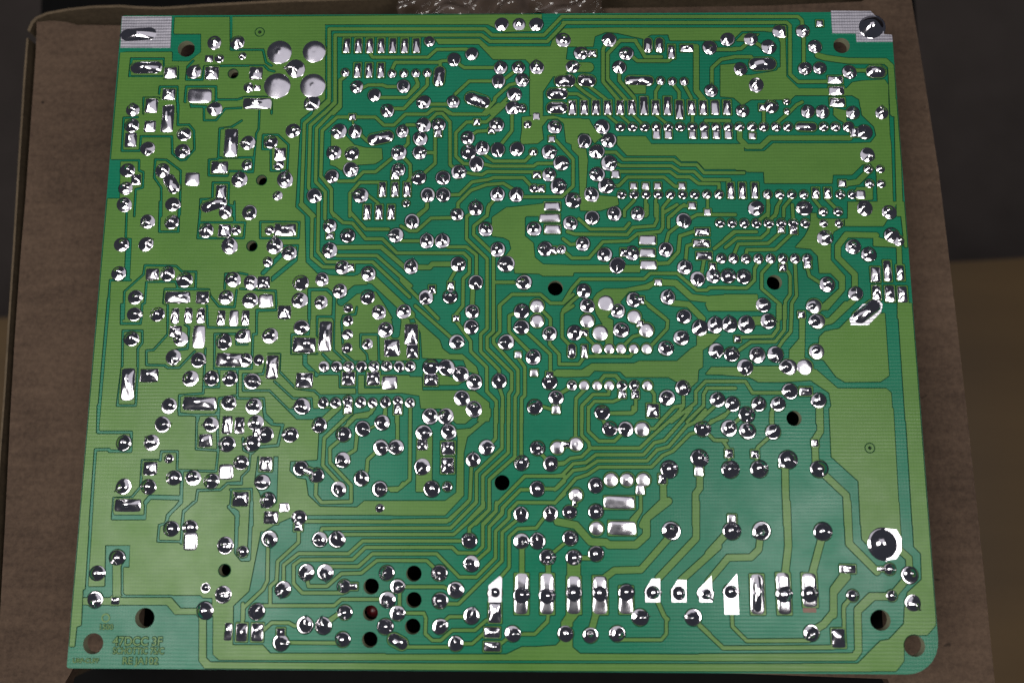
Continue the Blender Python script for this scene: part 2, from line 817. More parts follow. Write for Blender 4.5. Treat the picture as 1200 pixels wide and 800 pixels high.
J 1160 750 46
J 910 485 47
J 730 440 46
K 788 440 50 58
J 640 150 42
K 640 220 56 42
J 765 218 45
J 640 320 48
J 1105 215 46 l
t 22 430 0 515 85 510 370 590 437 700 440
t 22 560 0 555 330 615 402 940 402 1200 648
t 22 690 357 970 357 1210 570
t 22 605 0 605 100
t 22 650 0 650 50 730 125 800 130 890 240 1010 240 1110 340 1210 340
t 22 780 0 780 50 890 172 1050 172
t 30 690 300 1000 297 1190 460
t 55 860 510 950 530 1210 775
t 50 580 525 650 545 720 580 830 520
P 850 640 960 610 1020 700 1080 800 845 800
T 470 240 6
J 78 115 46 d
J 398 92 45 u
J 527 30 44
J 595 172 46
R 1062 20 118 52
R 1045 92 145 60
R 1065 172 115 64
J 935 170 46
J 1190 130 45
J 182 255 46 u
J 290 255 46 u
J 680 315 47
J 740 415 53 l
J 70 435 46 u
J 400 418 47 r
J 1015 310 46 l
K 1065 320 60 55
J 1128 315 28
H 1085 585 54
J 865 545 48 l
J 525 545 46 dr
J 345 645 45
K 350 568 48 58
J 175 650 46 dl
K 218 595 50 60
J 500 750 44
J 848 748 48
D 957 710 48
J 30 745 43
t 22 350 92 210 95 110 185 60 185 0 150
t 22 0 255 160 255
t 18 182 260 290 260
t 22 330 297 460 297 530 352 530 500
t 22 0 340 440 340 482 380 480 480 437 520 435 710 385 770
t 34 90 440 200 440 220 417 370 417
t 22 390 450 345 530
t 30 505 580 500 720
t 22 400 0 400 60
t 22 500 60 462 80 460 240 605 380 605 800
t 22 620 0 605 75 512 150 510 210 650 345 650 800
t 22 650 545 830 545
t 22 690 800 690 710 780 630 980 630 1050 692 1140 692 1210 630
t 22 0 530 260 800
t 22 180 0 180 30 110 90
P 640 90 740 20 950 10 950 30 870 90 870 220 930 270 940 370 1000 420 1210 425 1210 500 1000 500 970 485 800 480 790 390 730 370 775 310 760 250 720 230 640 220
T 660 240 6
J 75 130 47 d
J 203 90 45 d
J 365 72 44 l
J 525 70 42
J 847 110 47 d
R 1015 48 55 52
S 1102 128 29
S 1187 128 29
J 138 275 45
J 292 350 46
J 380 425 50 d
J 485 340 46
K 440 335 80 60
R 595 248 120 68
R 593 338 110 62
R 600 422 116 64
J 722 315 46
J 855 440 46 u
K 978 190 105 56
K 972 272 120 56
K 990 358 115 58
J 1112 378 31 u
J 1197 378 31 u
J 945 520 46 d
J 1055 500 45
K 1050 435 50 56
J 1160 500 47
R 668 545 55 46
J 735 650 46 u
J 145 605 45
J 170 710 46
D 300 690 54
J 385 745 45
J 495 668 46
K 535 670 70 55
D 500 785 46
J 850 785 45
t 22 110 100 190 172 430 172 465 130
t 22 30 190 80 207 450 210 490 160 640 150 660 110 660 0
t 22 0 240 50 280 120 275
t 22 0 320 60 375 180 375 280 260 460 255 520 205 680 190 700 160 700 60 800 0
t 24 640 415 740 410 810 330 820 220 930 185
t 22 860 400 870 290 930 270
t 22 720 280 740 200 830 130
t 22 990 390 970 500
t 22 0 690 60 590 120 522 570 522 610 482 800 482 940 600 1010 600 1030 582 1210 582
t 22 0 740 60 680 130 620
t 44 690 545 790 550 900 650 1030 665
P 1030 640 1210 630 1210 745 1020 745 1000 700
P 0 425 540 425 540 475 80 475 40 500 0 500
P 240 620 290 590 430 590 580 560 640 530 650 560 600 595 460 610 400 680 420 720 330 760 300 800 230 760 210 660
t 40 760 690 880 700 980 800
t 22 560 670 720 800
t 22 870 110 940 70 1210 70
t 22 1060 310 1210 190
t 22 590 0 590 70
t 22 740 160 740 90 850 0
T 850 240 6
S 50 130 30
S 133 130 30
S 218 130 30
S 305 130 30
S 393 130 30
K 393 178 50 42
S 477 130 30
K 480 180 56 56
S 562 130 30
S 692 130 27
S 798 130 27
J 700 232 50
J 898 295 47
J 1008 350 46 u
J 60 380 30 u
J 145 380 30 u
J 232 380 30 u
J 318 380 30 u
J 404 380 30 u
K 405 442 55 52
J 490 380 30 u
J 575 380 30 u
K 578 412 55 70
H 345 545 54
J 715 560 48
J 915 625 45 u
J 265 705 45 r
J 620 710 44 l
D 625 712 50
J 130 505 46
t 22 218 190 60 190 0 240
t 22 305 160 300 190 250 235 80 235 0 300
t 22 393 190 300 272 90 276 60 350
t 22 470 200 350 315 150 317 145 360
t 22 305 0 300 60 235 110
t 22 370 0 360 60 310 110
t 22 470 0 477 110
t 22 318 410 255 480 255 590 385 700 385 800
t 22 440 470 455 500 455 630 420 680 420 800
t 22 490 410 500 640 467 690 465 800
t 22 578 450 590 500 690 565
t 22 232 400 205 450 205 530 150 585 0 585
P 640 60 640 90 860 100 860 -20 1210 -20 1110 150 830 150 760 190 740 250 740 390 840 500 840 600 720 740 670 740 680 700 800 590 800 540 740 480 660 480 650 360 600 310 490 300 560 220 600 140 600 60
X 650 20 840 20 840 165 650 165
P 650 100 840 100 760 190 740 250 660 250 600 200
t 40 1060 215 850 210 790 290 790 370 910 490 910 600
t 40 900 670 750 810
P 1040 220 1110 240 1210 255 1210 300 1040 290
P -10 630 225 630 235 745 -10 745
T 980 240 6
J 390 215 48
J 437 252 36
K 275 490 70 110
I 360 465 58 150
I 450 478 58 110
I 283 618 64 105
K 375 625 70 116
K 465 630 70 116
t 34 440 290 445 430
P 430 690 540 690 548 800 430 800
P 445 -20 490 -20 505 300 480 300
T 90 360 6
g 20 225 -60 150 810
J 400 55 46 r
g 14 315 -20 312 115 450 115 460 -20
I 692 60 60 112
I 785 58 60 112
I 872 60 62 112
J 385 222 48
g 14 462 165 325 165 320 410 285 690 415 690 430 410 430 290 462 250 462 165
K 360 540 100 225
K 510 478 132 100
J 680 350 48 d
K 695 170 90 85
J 730 222 47
R 860 205 88 160
J 855 370 47 r
J 800 500 51
J 948 498 47
J 1078 500 48
J 1035 242 51
K 1075 368 190 98
J 650 692 49
K 865 675 238 100
J 1070 672 47 ur
J 1170 202 46
I 1015 75 62 112
R 1105 75 66 112
I 1187 75 60 112
g 14 640 -10 640 190 540 300 490 305 490 405 620 408 640 425 720 425 830 310
g 14 760 120 790 140 780 290 700 300
g 14 915 -10 920 142 1200 142
g 14 905 290 890 605 722 618 720 755 980 755 1000 640 1110 620
g 14 1000 560 890 560
g 14 1000 560 1000 432 968 430 970 187 1120 187 1125 260 1200 260
g 14 1000 432 1130 432 1130 640 1200 640
g 14 860 760 850 800
T 280 360 6
I 55 75 76 120
R 40 202 86 96
J 220 200 50
K 315 45 100 85
J 438 140 47 r
K 460 265 162 112
K 608 205 96 215
g 14 500 -10 490 190 372 190 370 325 550 325
g 14 550 210 550 65 670 65 665 300 740 370
g 14 830 0 820 50 735 60 722 100 735 320 800 375
J 768 95 33
J 765 190 33
J 760 285 33
J 768 15 30
J 1030 158 49
K 1075 285 115 125
J 905 258 34
g 14 910 400 900 330 855 280 855 190 980 190 985 370
J 45 370 44
J 140 370 34
K 235 420 90 172
J 95 520 51 r
J 105 695 51
K 460 512 125 112
X 590 372 1210 372 1210 478 560 478
J 598 415 33 d
J 688 415 33 d
J 772 415 33
K 770 500 95 100
J 862 415 33 d
J 950 415 34
K 945 500 95 100
J 1040 412 33
J 1127 415 33 d
J 1205 415 33
R 1060 530 110 100
X 560 610 1210 600 1210 800 640 800 700 740 690 700 560 700
J 592 672 33 u
J 680 672 33 u
J 765 655 30
K 768 705 60 90
J 857 668 33 u
J 940 672 30 u
J 1030 668 33 u
J 1118 660 30 u
K 1118 715 60 80
J 1203 672 30 u
J 445 695 51 l
g 14 170 470 205 330 290 330 285 450 400 570 530 585 590 640
g 14 250 20 125 20 125 190 100 190 90 430 0 430
g 14 560 780 410 780 215 585 30 585 30 470 170 470
g 14 250 520 380 640 510 640 515 740
g 14 0 640 175 640 185 750 235 800
g 30 465 330 465 400 545 475
g 18 590 330 640 380
g 14 830 480 830 600
g 14 710 480 710 560 830 560
g 14 890 470 890 560 1000 560
t 22 680 690 640 770
t 22 940 700 930 740 820 760 770 810
t 22 1030 700 1030 790
t 22 1110 750 1110 810
T 470 360 6
K 72 190 98 150
K 80 310 86 100
J 492 138 46 r
K 387 78 48 48
J 390 243 46 r
J 740 245 49 l
J 848 140 47 l
D 957 95 47
J 1045 185 46
J 930 350 48
R 823 333 48 48
R 935 460 55 50
K 1045 478 56 55
J 1045 528 46
J 1090 635 46
R 1090 718 58 60
J 940 700 48
J 690 520 47 u
J 515 525 50
J 420 470 50 ul
J 320 425 52
J 210 420 51
K 210 510 102 86
J 428 638 50
J 512 715 52
J 70 675 30 u
t 22 100 -10 370 230
P 85 60 145 120 270 230 290 290 340 330 430 330 530 420 545 470 470 450 440 370 150 355 140 180
P 0 490 145 490 150 585 400 585 520 590 620 670 620 800 150 800 130 620 0 600
P 270 470 380 500 440 520 400 545 270 545
t 22 390 100 490 240 490 310 602 420 602 590 670 660 670 810
t 22 605 -10 605 150 560 190 560 310 690 440 690 500
t 22 650 -10 650 170 605 210 605 290 778 460 778 580 757 610 757 810
t 22 695 -10 695 170 650 215 650 250 822 440 822 600 802 630 802 810
t 22 690 560 714 630 714 810
t 22 820 350 870 420 870 620 847 640 847 810
t 22 830 30 760 60 760 170 900 310
t 22 880 170 1050 330 1050 460
t 22 1045 220 1045 260 1112 330 1112 400 1210 400
t 50 1100 463 1210 463
t 22 990 20 1050 80 1050 160
t 22 1210 -10 1132 40 1132 210 1190 270
t 22 970 690 1070 720
t 22 1110 610 1180 570
T 660 360 6
D 170 95 48
J 80 180 47
K 140 180 70 50
D 262 180 53
J 408 160 49
D 500 75 47
D 585 160 50
K 540 115 50 50
J 850 75 47
J 830 215 47 ur
J 962 145 51 u
J 1070 125 52 u
J 1170 120 50 u
O 60 285 60 330 28
K 150 310 46 96
D 237 290 35
D 325 290 35
D 408 290 33
D 497 290 33
D 588 290 35
J 722 288 47
J 1075 305 47 d
J 1185 330 47
J 62 548 31
D 148 548 33
D 240 548 31
D 325 548 33
J 413 548 32
K 415 612 55 58
J 500 548 32
K 508 612 55 60
D 593 548 34
J 730 635 49
K 630 725 90 100
J 843 565 48
J 275 740 47
J 1085 650 46 u
J 1190 680 46
t 22 600 -10 735 95 730 150 600 290
t 22 560 190 490 205 415 280
t 22 170 215 225 270
P 250 40 350 90 350 280 300 280 290 140 230 40
t 22 0 400 110 400 150 345 470 345 500 300
P 0 440 130 440 200 395 500 395 530 378 800 378 900 290 940 270 940 180 1110 190 1040 260 980 300 980 420 950 440 945 520 900 560 850 530 790 520 740 490 440 490 400 450 220 445 180 485 0 490
t 24 250 530 290 480 370 480 410 530
t 22 325 560 320 612 210 612 132 690 132 810
t 22 150 580 90 640 86 810
t 22 400 640 350 662 220 660 177 710 177 810
t 22 510 640 510 720 480 745 300 745
t 22 610 570 640 610 640 680
t 22 845 590 845 690 780 700 680 805
t 22 1210 520 1000 520 932 590 932 670 760 805
t 22 1210 568 1010 568 987 610 987 690 870 805
P 1000 470 1040 420 1210 420 1210 475
t 22 1070 690 950 800
t 22 1180 710 1130 770 1040 800
t 22 0 590 60 550
T 850 360 6
J 40 125 52 u
J 148 120 54 u
J 300 98 48 r
K 535 52 52 52
J 640 95 46 l
D 650 98 50
K 85 222 48 48
J 48 330 46
J 225 335 50
J 352 330 50 d
J 140 420 50 d
J 440 418 50 l
D 450 420 54
D 558 418 54
J 642 310 46
D 642 312 52
J 455 590 49 l
K 565 590 90 62
J 655 655 47 u
J 60 675 46 u
J 235 680 45 u
J 370 680 45 u
J 150 755 50
H 483 780 54
t 22 370 -10 370 150 330 205 100 210
t 22 415 -10 415 160 350 242 180 242 70 320
t 22 465 -10 460 170 400 240 350 320
P 520 80 560 80 555 380 450 380 450 300 520 220
t 60 200 95 300 95
t 44 850 -20 740 95 680 108
P 700 170 800 150 870 80 1120 40 1150 480 1090 522 840 525 780 490 690 370 650 360 660 210
P -10 425 200 415 410 415 600 430 640 440 790 570 1130 570 1165 600 1178 810 735 810 735 710 745 690 730 600 600 512 400 525 230 525 170 490 -10 475
t 22 -10 520 140 520 190 600 430 600
t 22 350 700 322 740 320 810
t 44 660 690 660 810
T 0 0 1
F 995 374 1010 357 1030 352 1034 357 1032 366 1017 381 997 381
O 1024 359 1007 372 8
P 1052 360 1071 360 1080 493 1061 493
T 80 480 6
g 18 212 -30 208 158 445 158 440 290 290 290 288 278 192 280 155 810
J 663 103 50 r
J 390 232 49
J 588 230 49 ul
K 965 215 100 95
J 1005 103 48 l
J 1117 240 52
K 1118 105 75 130
J 708 342 30
K 577 410 102 98
J 565 540 49
J 743 478 48
J 880 478 48
J 1008 500 49
R 1110 435 105 110
K 420 670 188 92
J 390 538 49 dl
g 14 450 610 510 540 520 355 650 355 655 292 770 292 765 425 1040 432 1055 285 900 275 905 40 780 25 775 -10
X 310 735 545 735 540 765 310 765
g 14 545 640 540 765 310 765 320 620 450 615
g 30 545 650 575 612 780 618
g 22 800 440 795 650 700 740 690 810
g 16 1200 510 1120 515 1070 560 910 565 900 640 810 710 800 810
g 16 1055 290 1050 150 1060 -10
g 14 1150 560 1140 690 1200 745
T 270 480 6
K 65 110 70 122
J 180 90 49
J 245 175 53
J 150 235 51
K 185 160 60 80
J 422 175 50
g 18 235 -10 245 60 290 100 330 105 370 105 350 180 335 250 200 260 150 305 95 280 90 200
g 14 140 310 130 420 80 470 80 520 0 520
X 190 325 340 325 330 650 290 690 215 690 205 590 165 520
g 14 0 560 150 555 155 810
g 24 10 690 50 720 50 810
K 250 380 92 105
J 225 508 47 l
J 262 635 48
J 75 370 47
K 72 625 116 112
R 378 685 70 66
K 285 755 105 95
X 410 -10 480 60 600 60 620 160 610 350 420 360 415 430 470 480 530 490 545 600 630 680 890 685 940 640 1210 640 1210 -20
t 45 640 90 760 -20
J 625 108 48
J 795 172 47
J 930 132 47 r
J 1068 90 47 l
J 1058 265 47 r
J 1165 262 47 l
J 790 352 47 dl
J 922 482 47 u
J 762 555 46 d
J 1050 555 47 r
J 495 410 46
J 605 460 46
O 505 412 600 452 24
J 485 755 46
J 1050 690 27
t 22 850 20 660 200 650 390 770 520
t 22 1010 -10 960 45 880 50 790 140
t 22 770 210 700 270 700 370 850 530 850 645 640 650 600 600 605 480
t 22 890 160 880 280 800 330
t 22 1030 290 965 350 960 430 930 470
t 22 1090 555 1190 550 1215 515
t 22 1090 -10 1080 70
t 22 1175 30 1175 240
t 14 975 135 1030 105
g 13 540 748 1210 746
g 13 540 772 1210 790
T 460 480 6
X 0 -10 120 -10 560 -10 620 20 580 110 450 140 455 570 370 640 0 640
J 35 262 46 r
t 22 35 20 35 240
t 22 125 -20 122 490 30 565 -10 565
P 170 150 280 150 275 575 165 575
K 210 245 75 80
J 218 160 48 r
J 210 400 51 dl
J 275 555 51
S 385 540 29
J 265 45 50
J 375 45 50
J 395 155 48
P 330 -20 560 -20 600 20 510 97 450 97
K 390 268 100 95
K 388 390 96 116
J 660 265 47 r
J 567 352 44 u
J 907 372 47
J 1020 270 46
J 1112 378 46
H 770 512 54
J 1017 555 47
J 903 735 46 u
J 1110 730 46 u
P 450 140 550 130 640 60 640 -10 690 -10 690 50 525 190 500 300 500 600 370 740 0 740 0 645 370 640 450 580 460 200
t 22 725 -10 725 200 690 240
t 22 770 -10 770 270 590 440 590 650 440 800
t 22 815 -10 815 300 635 465 635 670 515 800
t 22 862 -10 860 330 680 490 680 700 585 800
t 22 905 -10 905 360
t 22 555 380 545 630 400 775 0 780
t 22 1210 465 930 465 728 670 728 710 645 800
t 22 1000 560 900 560 770 690 770 720 700 800
t 22 1040 555 1150 555 1210 500
t 22 1210 590 1140 652 880 650 820 710 820 760 780 800
t 22 1030 290 1100 370
t 22 1130 380 1210 370
T 650 480 6
J 388 133 47
J 500 135 47
D 617 135 51
D 150 240 47
D 20 265 46
K 80 242 75 42
J 1040 133 50
J 1018 340 55
R 1015 430 62 70
J 805 418 55
K 758 485 60 72
D 397 490 48
D 510 490 47
D 625 490 48
R 602 560 60 70
J 288 530 47
D 150 598 47
K 140 650 32 52
J 105 718 43
J 290 715 47
R 455 650 216 92
t 22 147 -10 147 210
t 22 190 -20 190 180 240 230 245 268 600 268 680 190 860 30 900 -20
t 22 0 385 60 380 110 340 190 330 245 275
t 22 237 -20 237 150 310 220 420 220 490 150
t 22 0 465 50 460 130 378 220 370 290 315 625 315 700 230 770 215 900 70 960 -10
t 22 0 560 130 424 220 412 300 358 650 358 720 280 800 260 930 110 980 90 1060 0
t 22 0 655 150 480 230 455 310 402 680 402 760 320 830 290 950 170 1040 150
t 22 640 135 700 132 830 -10
t 22 550 -20 550 20 350 25
t 22 330 40 360 120
t 44 762 500 765 640 640 760 615 810
t 44 1020 470 1020 550 990 590 990 810
t 22 605 590 605 700 540 770
t 22 1080 100 1200 30
t 22 1080 170 1120 212 1210 215
T 840 480 6
J 85 130 50 ur
J 212 45 50
J 215 148 51
J 395 155 47 ur
H 540 65 54
K 85 305 60 62
K 268 310 58 58
J 95 418 55
J 298 415 55
J 500 350 58
K 465 388 58 36
K 690 232 50 52
J 720 415 55
V 1075 268 38
R 107 765 62 64
t 22 390 -10 390 120
t 22 380 180 290 260 270 300
t 22 0 215 40 212 85 280
t 44 725 -10 728 150 690 210
t 44 690 250 695 390
t 46 740 440 910 600 920 810
t 46 480 400 482 560 492 810
t 22 160 60 90 120
t 18 85 320 90 380
t 18 268 320 290 380
T 940 480 6
P 190 -10 640 -10 685 810 410 810 395 500 205 330
P 725 -10 840 -10 895 810 775 810
T 70 590 6
g 18 228 -10 190 592 310 590
X 320 290 497 290 492 447 440 447 438 640 360 640 165 645 165 600 315 590
P 375 425 435 425 435 645 375 645
J 405 378 48
J 265 487 49
J 250 672 49 d
K 392 680 60 56
g 14 440 440 440 630 460 648 790 648
X 790 640 990 640 1050 700 970 728 850 730
P 165 660 785 660 850 735 1000 735 1000 775 810 775 755 708 165 708
g 14 840 -10 760 95 740 140 700 150 690 262 855 265
g 16 940 -10 870 60 865 130 855 275
J 785 175 50
J 918 165 47
R 920 262 100 130
J 1165 292 53 sl
H 1160 467 43
J 1027 590 30
J 1150 637 53 sl
J 1022 750 54
T 70 667 6
X 155 250 750 250 810 320 985 320 978 640 1020 692 1210 700 1210 770 40 770 60 545 110 545 115 400 150 395
P 105 -20 172 -20 150 390 120 400 105 540 65 540
X 1035 330 1085 320 1075 590 1110 628 1210 632 1210 650 1060 650 1035 620
H 598 340 69
H 235 520 71
P 982 320 1030 320 1030 620 1060 650 1210 650 1210 695 1020 692 980 640
T 260 590 6
J 145 335 36
g 24 50 20 105 80 100 340 140 390 190 390 210 -10
X 480 95 540 92 1210 95 1210 1100 85 1100 80 800 85 710 245 560 260 400 270 193 475 190
J 335 245 49 d
J 545 100 47
K 538 165 62 56
J 690 250 46 l
J 810 250 50 u
J 595 480 49 d
J 728 480 49 d
J 860 580 42
K 915 580 80 50
H 1050 580 55
J 1160 485 46
J 430 600 49 d
t 22 540 190 540 270 392 405 385 540 340 580 340 715
t 22 325 290 320 540 290 600 152 730 150 810
t 22 560 122 1210 125
t 22 690 220 705 173 1210 170
t 22 840 215 1210 215
t 22 435 560 435 430 540 348 890 350 990 260 1210 260
t 22 850 625 565 625 505 560 505 430 555 392 920 392 1010 305 1210 305
t 22 750 440 960 440 1060 350 1210 350
t 22 595 510 610 578 740 578 840 490 980 487 1090 397 1210 397
t 22 270 715 790 715 840 670 1130 670
t 22 760 810 840 755
T 250 667 6
P 0 -20 70 -20 140 250 135 530 350 530 400 588 1210 590 1210 635 40 632 0 595
P 0 650 1210 658 1210 705 0 697
J 305 295 50 ur
K 105 435 56 126
K 200 440 80 130
K 310 440 86 130
J 645 390 51 u
J 775 395 51 u
J 925 300 45
J 910 490 46
K 475 440 60 62
J 475 512 50 r
B 1105 305 53
H 1100 492 55
t 22 360 420 410 372 530 372 570 395 640 390
t 22 800 380 900 300
t 22 490 512 900 515
t 22 208 240 205 400
T 450 590 6
P 0 -20 490 -20 420 78 0 78
t 22 -10 125 440 125 590 -10
t 22 -10 170 470 170 645 -10
t 22 -10 215 490 215 700 25 700 -10
t 22 -10 260 600 260
t 22 600 240 600 170 742 40 742 -10
t 22 -10 305 480 305 520 345 650 345 695 300 695 140 790 50 790 -10
t 22 620 425 740 320 740 160 832 70 835 30 870 -10
t 22 -10 350 370 350 530 515 650 515 785 380 785 190 880 100 880 50 940 -10
t 22 -10 398 300 398 390 485
t 22 395 702 525 702 830 400 830 200 950 100
t 22 815 520 880 445 880 230 940 175 1070 170 1130 90
J 600 258 48
J 615 420 49 l
J 390 485 49
H 210 490 55
J 95 580 44 r
J 505 605 50
H 210 675 55
J 395 680 49
J 965 262 48 r
J 1080 262 48 u
J 1150 375 49
F 735 572 815 505 830 520 826 690 735 690
J 780 628 46
t 22 130 582 420 582 470 610
t 22 110 600 110 750
t 34 970 290 970 500
t 34 1155 410 1155 500
R 967 632 100 286
J 967 640 50
R 1147 632 100 286
J 1147 645 50
T 440 667 6
J 85 210 49 d
J 155 305 46 r
J 70 400 49
O 130 490 185 520 40
H 262 400 55
J 455 400 47 ur
J 675 325 50 u
J 565 520 46 u
K 840 300 92 150
K 820 440 116 76
K 820 540 122 72
J 965 450 49 r
t 22 180 305 340 305 355 340 350 450 400 497 460 497 540 425 700 425 780 355
t 22 480 365 520 330 660 330
t 22 190 543 530 543
t 22 590 520 680 520 770 440
t 22 990 452 1120 452 1210 365
t 22 880 520 950 465
P 0 595 920 595 1030 542 1210 542 1210 635 0 635
P 0 658 1210 660 1210 710 0 706
J 85 30 46
T 640 590 6
D 355 172 47
R 535 170 196 102
J 170 240 47
J 195 378 49
J 350 350 48
J 880 190 57
R 195 640 100 266
J 195 625 50
R 380 640 105 270
J 380 625 50
R 563 675 100 195
J 563 622 50
F 697 600 742 525 800 525 800 690 697 690
J 750 622 50
F 880 600 925 532 985 535 985 690 882 690
J 932 628 50
F 1068 600 1162 505 1168 690 1078 690
J 1120 630 50 dr
t 50 80 125 210 150 310 265 420 270 440 288 630 288 705 220 705 100 860 -20
t 22 625 120 665 50 665 -20
t 44 860 240 665 463 480 467 410 520
t 46 1055 -10 1055 240 790 520
t 46 1210 300 950 535
t 30 240 380 330 380
P 148 410 240 410 240 520 148 520
t 22 40 350 150 260
t 26 780 680 830 790 855 810
T 630 667 6
J 197 450 49
J 372 460 47
J 560 450 49
J 720 335 52 r
J 1095 335 51 l
P 205 310 295 310 245 370 245 400 165 400 165 370
P -10 542 130 532 160 500 160 430 245 430 245 545 300 590 1210 597 1210 637 -10 635
P -10 660 1210 662 1210 712 -10 710
t 44 410 310 375 440
t 22 580 492 870 492 905 450 905 350 850 230 810 190
t 22 75 310 70 360 0 430
t 26 1110 360 1210 455
T 830 590 6
J 165 190 55
R 168 108 64 72
J 375 190 57 dl
J 805 195 57
F 108 600 200 490 208 600 215 776 113 776
J 160 618 50
R 345 635 100 282
O 345 530 345 730 34
R 530 630 100 292
J 530 632 52
R 712 605 105 238
J 712 630 52
C 712 745 92 36
K 980 458 112 60
J 1015 645 37
t 46 0 350 140 195
t 44 0 545 140 377 300 375 355 320 368 210
t 48 552 -10 562 300 540 490
t 48 800 230 730 490
t 48 975 470 880 600 880 780
t 22 1010 650 950 730 950 800
t 50 977 -10 990 280 1185 475
T 820 667 6
J 785 445 49 dl
K 975 480 100 138
t 24 225 300 230 400 330 500 770 497
t 26 0 395 165 550 940 545
t 48 1035 50 940 160 940 300 870 385 790 430
t 22 1070 190 1012 250 1015 420
t 48 1210 195 1110 290 1115 570 1085 612 0 617
P -10 662 1210 662 1210 714 -10 712
T 930 590 6
F 640 172 720 180 755 240 755 330 720 385 660 395 640 380
J 630 283 100
K 620 458 60 30
J 675 458 36
J 815 500 53
J 690 645 34
J 838 695 50 dr
P 465 -10 740 -10 750 180 765 330 640 395 500 270 480 250
P 830 -10 950 -10 1005 810 780 810 780 730 820 640 900 550 895 350 845 300
t 44 745 325 810 380 815 480
t 48 800 520 690 650 540 650 450 740 450 810
T 940 667 6
H 550 355 72
H 790 535 75
P 850 -20 925 -20 938 390 880 458 760 460 715 520 715 640 660 712 0 712 0 660 390 660 550 500 610 490 715 380 720 290 740 160 850 60
"""
MM = 1000.0
GS = 0.11                                      # field resolution in mm
WMM, HMM = BW * MM, BH * MM
NX, NY = int(WMM / GS) + 2, int(HMM / GS) + 2
FIELD = np.full((NY, NX), -1.0)

def bd(x, y):
    p = px(x, y, 0.0) * MM
    return np.array([p[0], p[1]])

ops, pads, holes = [], [], []
ox = oy = 0.0; sc = 1.0
ZPX = 1.0
def zw(w, x, y):                               # width in view pixels -> mm, at that place
    a = bd(ox + x / sc - 0.5 / sc * w, oy + y / sc); b = bd(ox + x / sc + 0.5 / sc * w, oy + y / sc)
    return float(np.linalg.norm(b - a))
for line in DATA.strip().splitlines():
    tk = line.split()
    k = tk[0]
    dirs = [t for t in tk[1:] if t.isalpha()]
    v = [float(t) for t in tk[1:] if not t.isalpha()]
    if k == 'T':
        ox, oy, sc = v
        continue
    P2 = lambda a: np.array([bd(ox + a[i] / sc, oy + a[i + 1] / sc) for i in range(0, len(a), 2)])
    if k in 'PX':
        ops.append((k, P2(v), 0))
    elif k in 'gt':
        ops.append((k, P2(v[1:]), zw(v[0], v[1], v[2])))
    elif k in 'HVB':
        holes.append((k, P2(v[:2])[0], zw(v[2], v[0], v[1])))
    elif k in 'JSD':
        pads.append((k, P2(v[:2])[0], zw(v[2], v[0], v[1]), dirs[0] if dirs else ''))
    elif k == 'O':
        pads.append((k, P2(v[:4]), zw(v[4], v[0], v[1]), ''))
    elif k in 'RKIC':
        w = zw(v[2], v[0], v[1])
        c = P2(v[:2])[0]
        hh = np.linalg.norm(P2([v[0], v[1] - v[3] / 2]) - P2([v[0], v[1] + v[3] / 2]))
        pads.append((k, c, (w, float(hh)), ''))
    elif k == 'F':
        pads.append((k, P2(v), 0, ''))

# the views overlap: drop features read twice
def centre(p):
    return p[1].mean(axis=0) if p[1].ndim == 2 else p[1]
CLS = {'J': 0, 'S': 0, 'O': 0, 'R': 1, 'K': 1, 'I': 1, 'C': 3, 'D': 2, 'F': 4}
keep = []
for p in pads:
    c = centre(p)
    dup = False
    for q in keep:
        if CLS[q[0]] != CLS[p[0]]:
            continue
        d = np.linalg.norm(centre(q) - c)
        if d < 0.85 and CLS[p[0]] != 1:
            dup = True; break
        if CLS[p[0]] == 1 and d < 0.9 and not (q[0] == 'R' and p[0] == 'J'):
            dup = True; break
    if not dup:
        keep.append(p)
pads = keep
hk = []
for q in holes:
    if all(np.linalg.norm(q[1] - r[1]) > 1.2 for r in hk):
        hk.append(q)
holes = hk

# ---- distance field of the copper
def window(lo, hi, m):
    i0 = max(0, int((lo[0] - m) / GS)); i1 = min(NX, int((hi[0] + m) / GS) + 2)
    j0 = max(0, int((lo[1] - m) / GS)); j1 = min(NY, int((hi[1] + m) / GS) + 2)
    return i0, i1, j0, j1

def seg_d(X, Y, a, b):
    d = b - a
    L = float(d @ d) + 1e-12
    t = np.clip(((X - a[0]) * d[0] + (Y - a[1]) * d[1]) / L, 0, 1)
    return np.hypot(X - a[0] - t * d[0], Y - a[1] - t * d[1])

def stroke(pts, half, add):
    for a, b in zip(pts[:-1], pts[1:]):
        lo = np.minimum(a, b); hi = np.maximum(a, b)
        i0, i1, j0, j1 = window(lo, hi, half + 1.0)
        if i1 <= i0 or j1 <= j0: continue
        X, Y = np.meshgrid(np.arange(i0, i1) * GS, np.arange(j0, j1) * GS)
        s = half - seg_d(X, Y, a, b)
        F = FIELD[j0:j1, i0:i1]
        if add: np.maximum(F, s, out=F)
        else: np.minimum(F, -s, out=F)

def poly_sdf(X, Y, P):
    d = np.full(X.shape, 1e9); ins = np.zeros(X.shape, bool)
    n = len(P)
    for i in range(n):
        a, b = P[i], P[(i + 1) % n]
        np.minimum(d, seg_d(X, Y, a, b), out=d)
        c = ((a[1] > Y) != (b[1] > Y))
        if abs(b[1] - a[1]) > 1e-9:
            ins ^= c & (X < (b[0] - a[0]) * (Y - a[1]) / (b[1] - a[1]) + a[0])
    return np.where(ins, d, -d)

def fill(P, add, grow=0.0):
    i0, i1, j0, j1 = window(P.min(axis=0), P.max(axis=0), 1.0)
    X, Y = np.meshgrid(np.arange(i0, i1) * GS, np.arange(j0, j1) * GS)
    s = poly_sdf(X, Y, P) + grow
    F = FIELD[j0:j1, i0:i1]
    if add: np.maximum(F, s, out=F)
    else: np.minimum(F, -s, out=F)

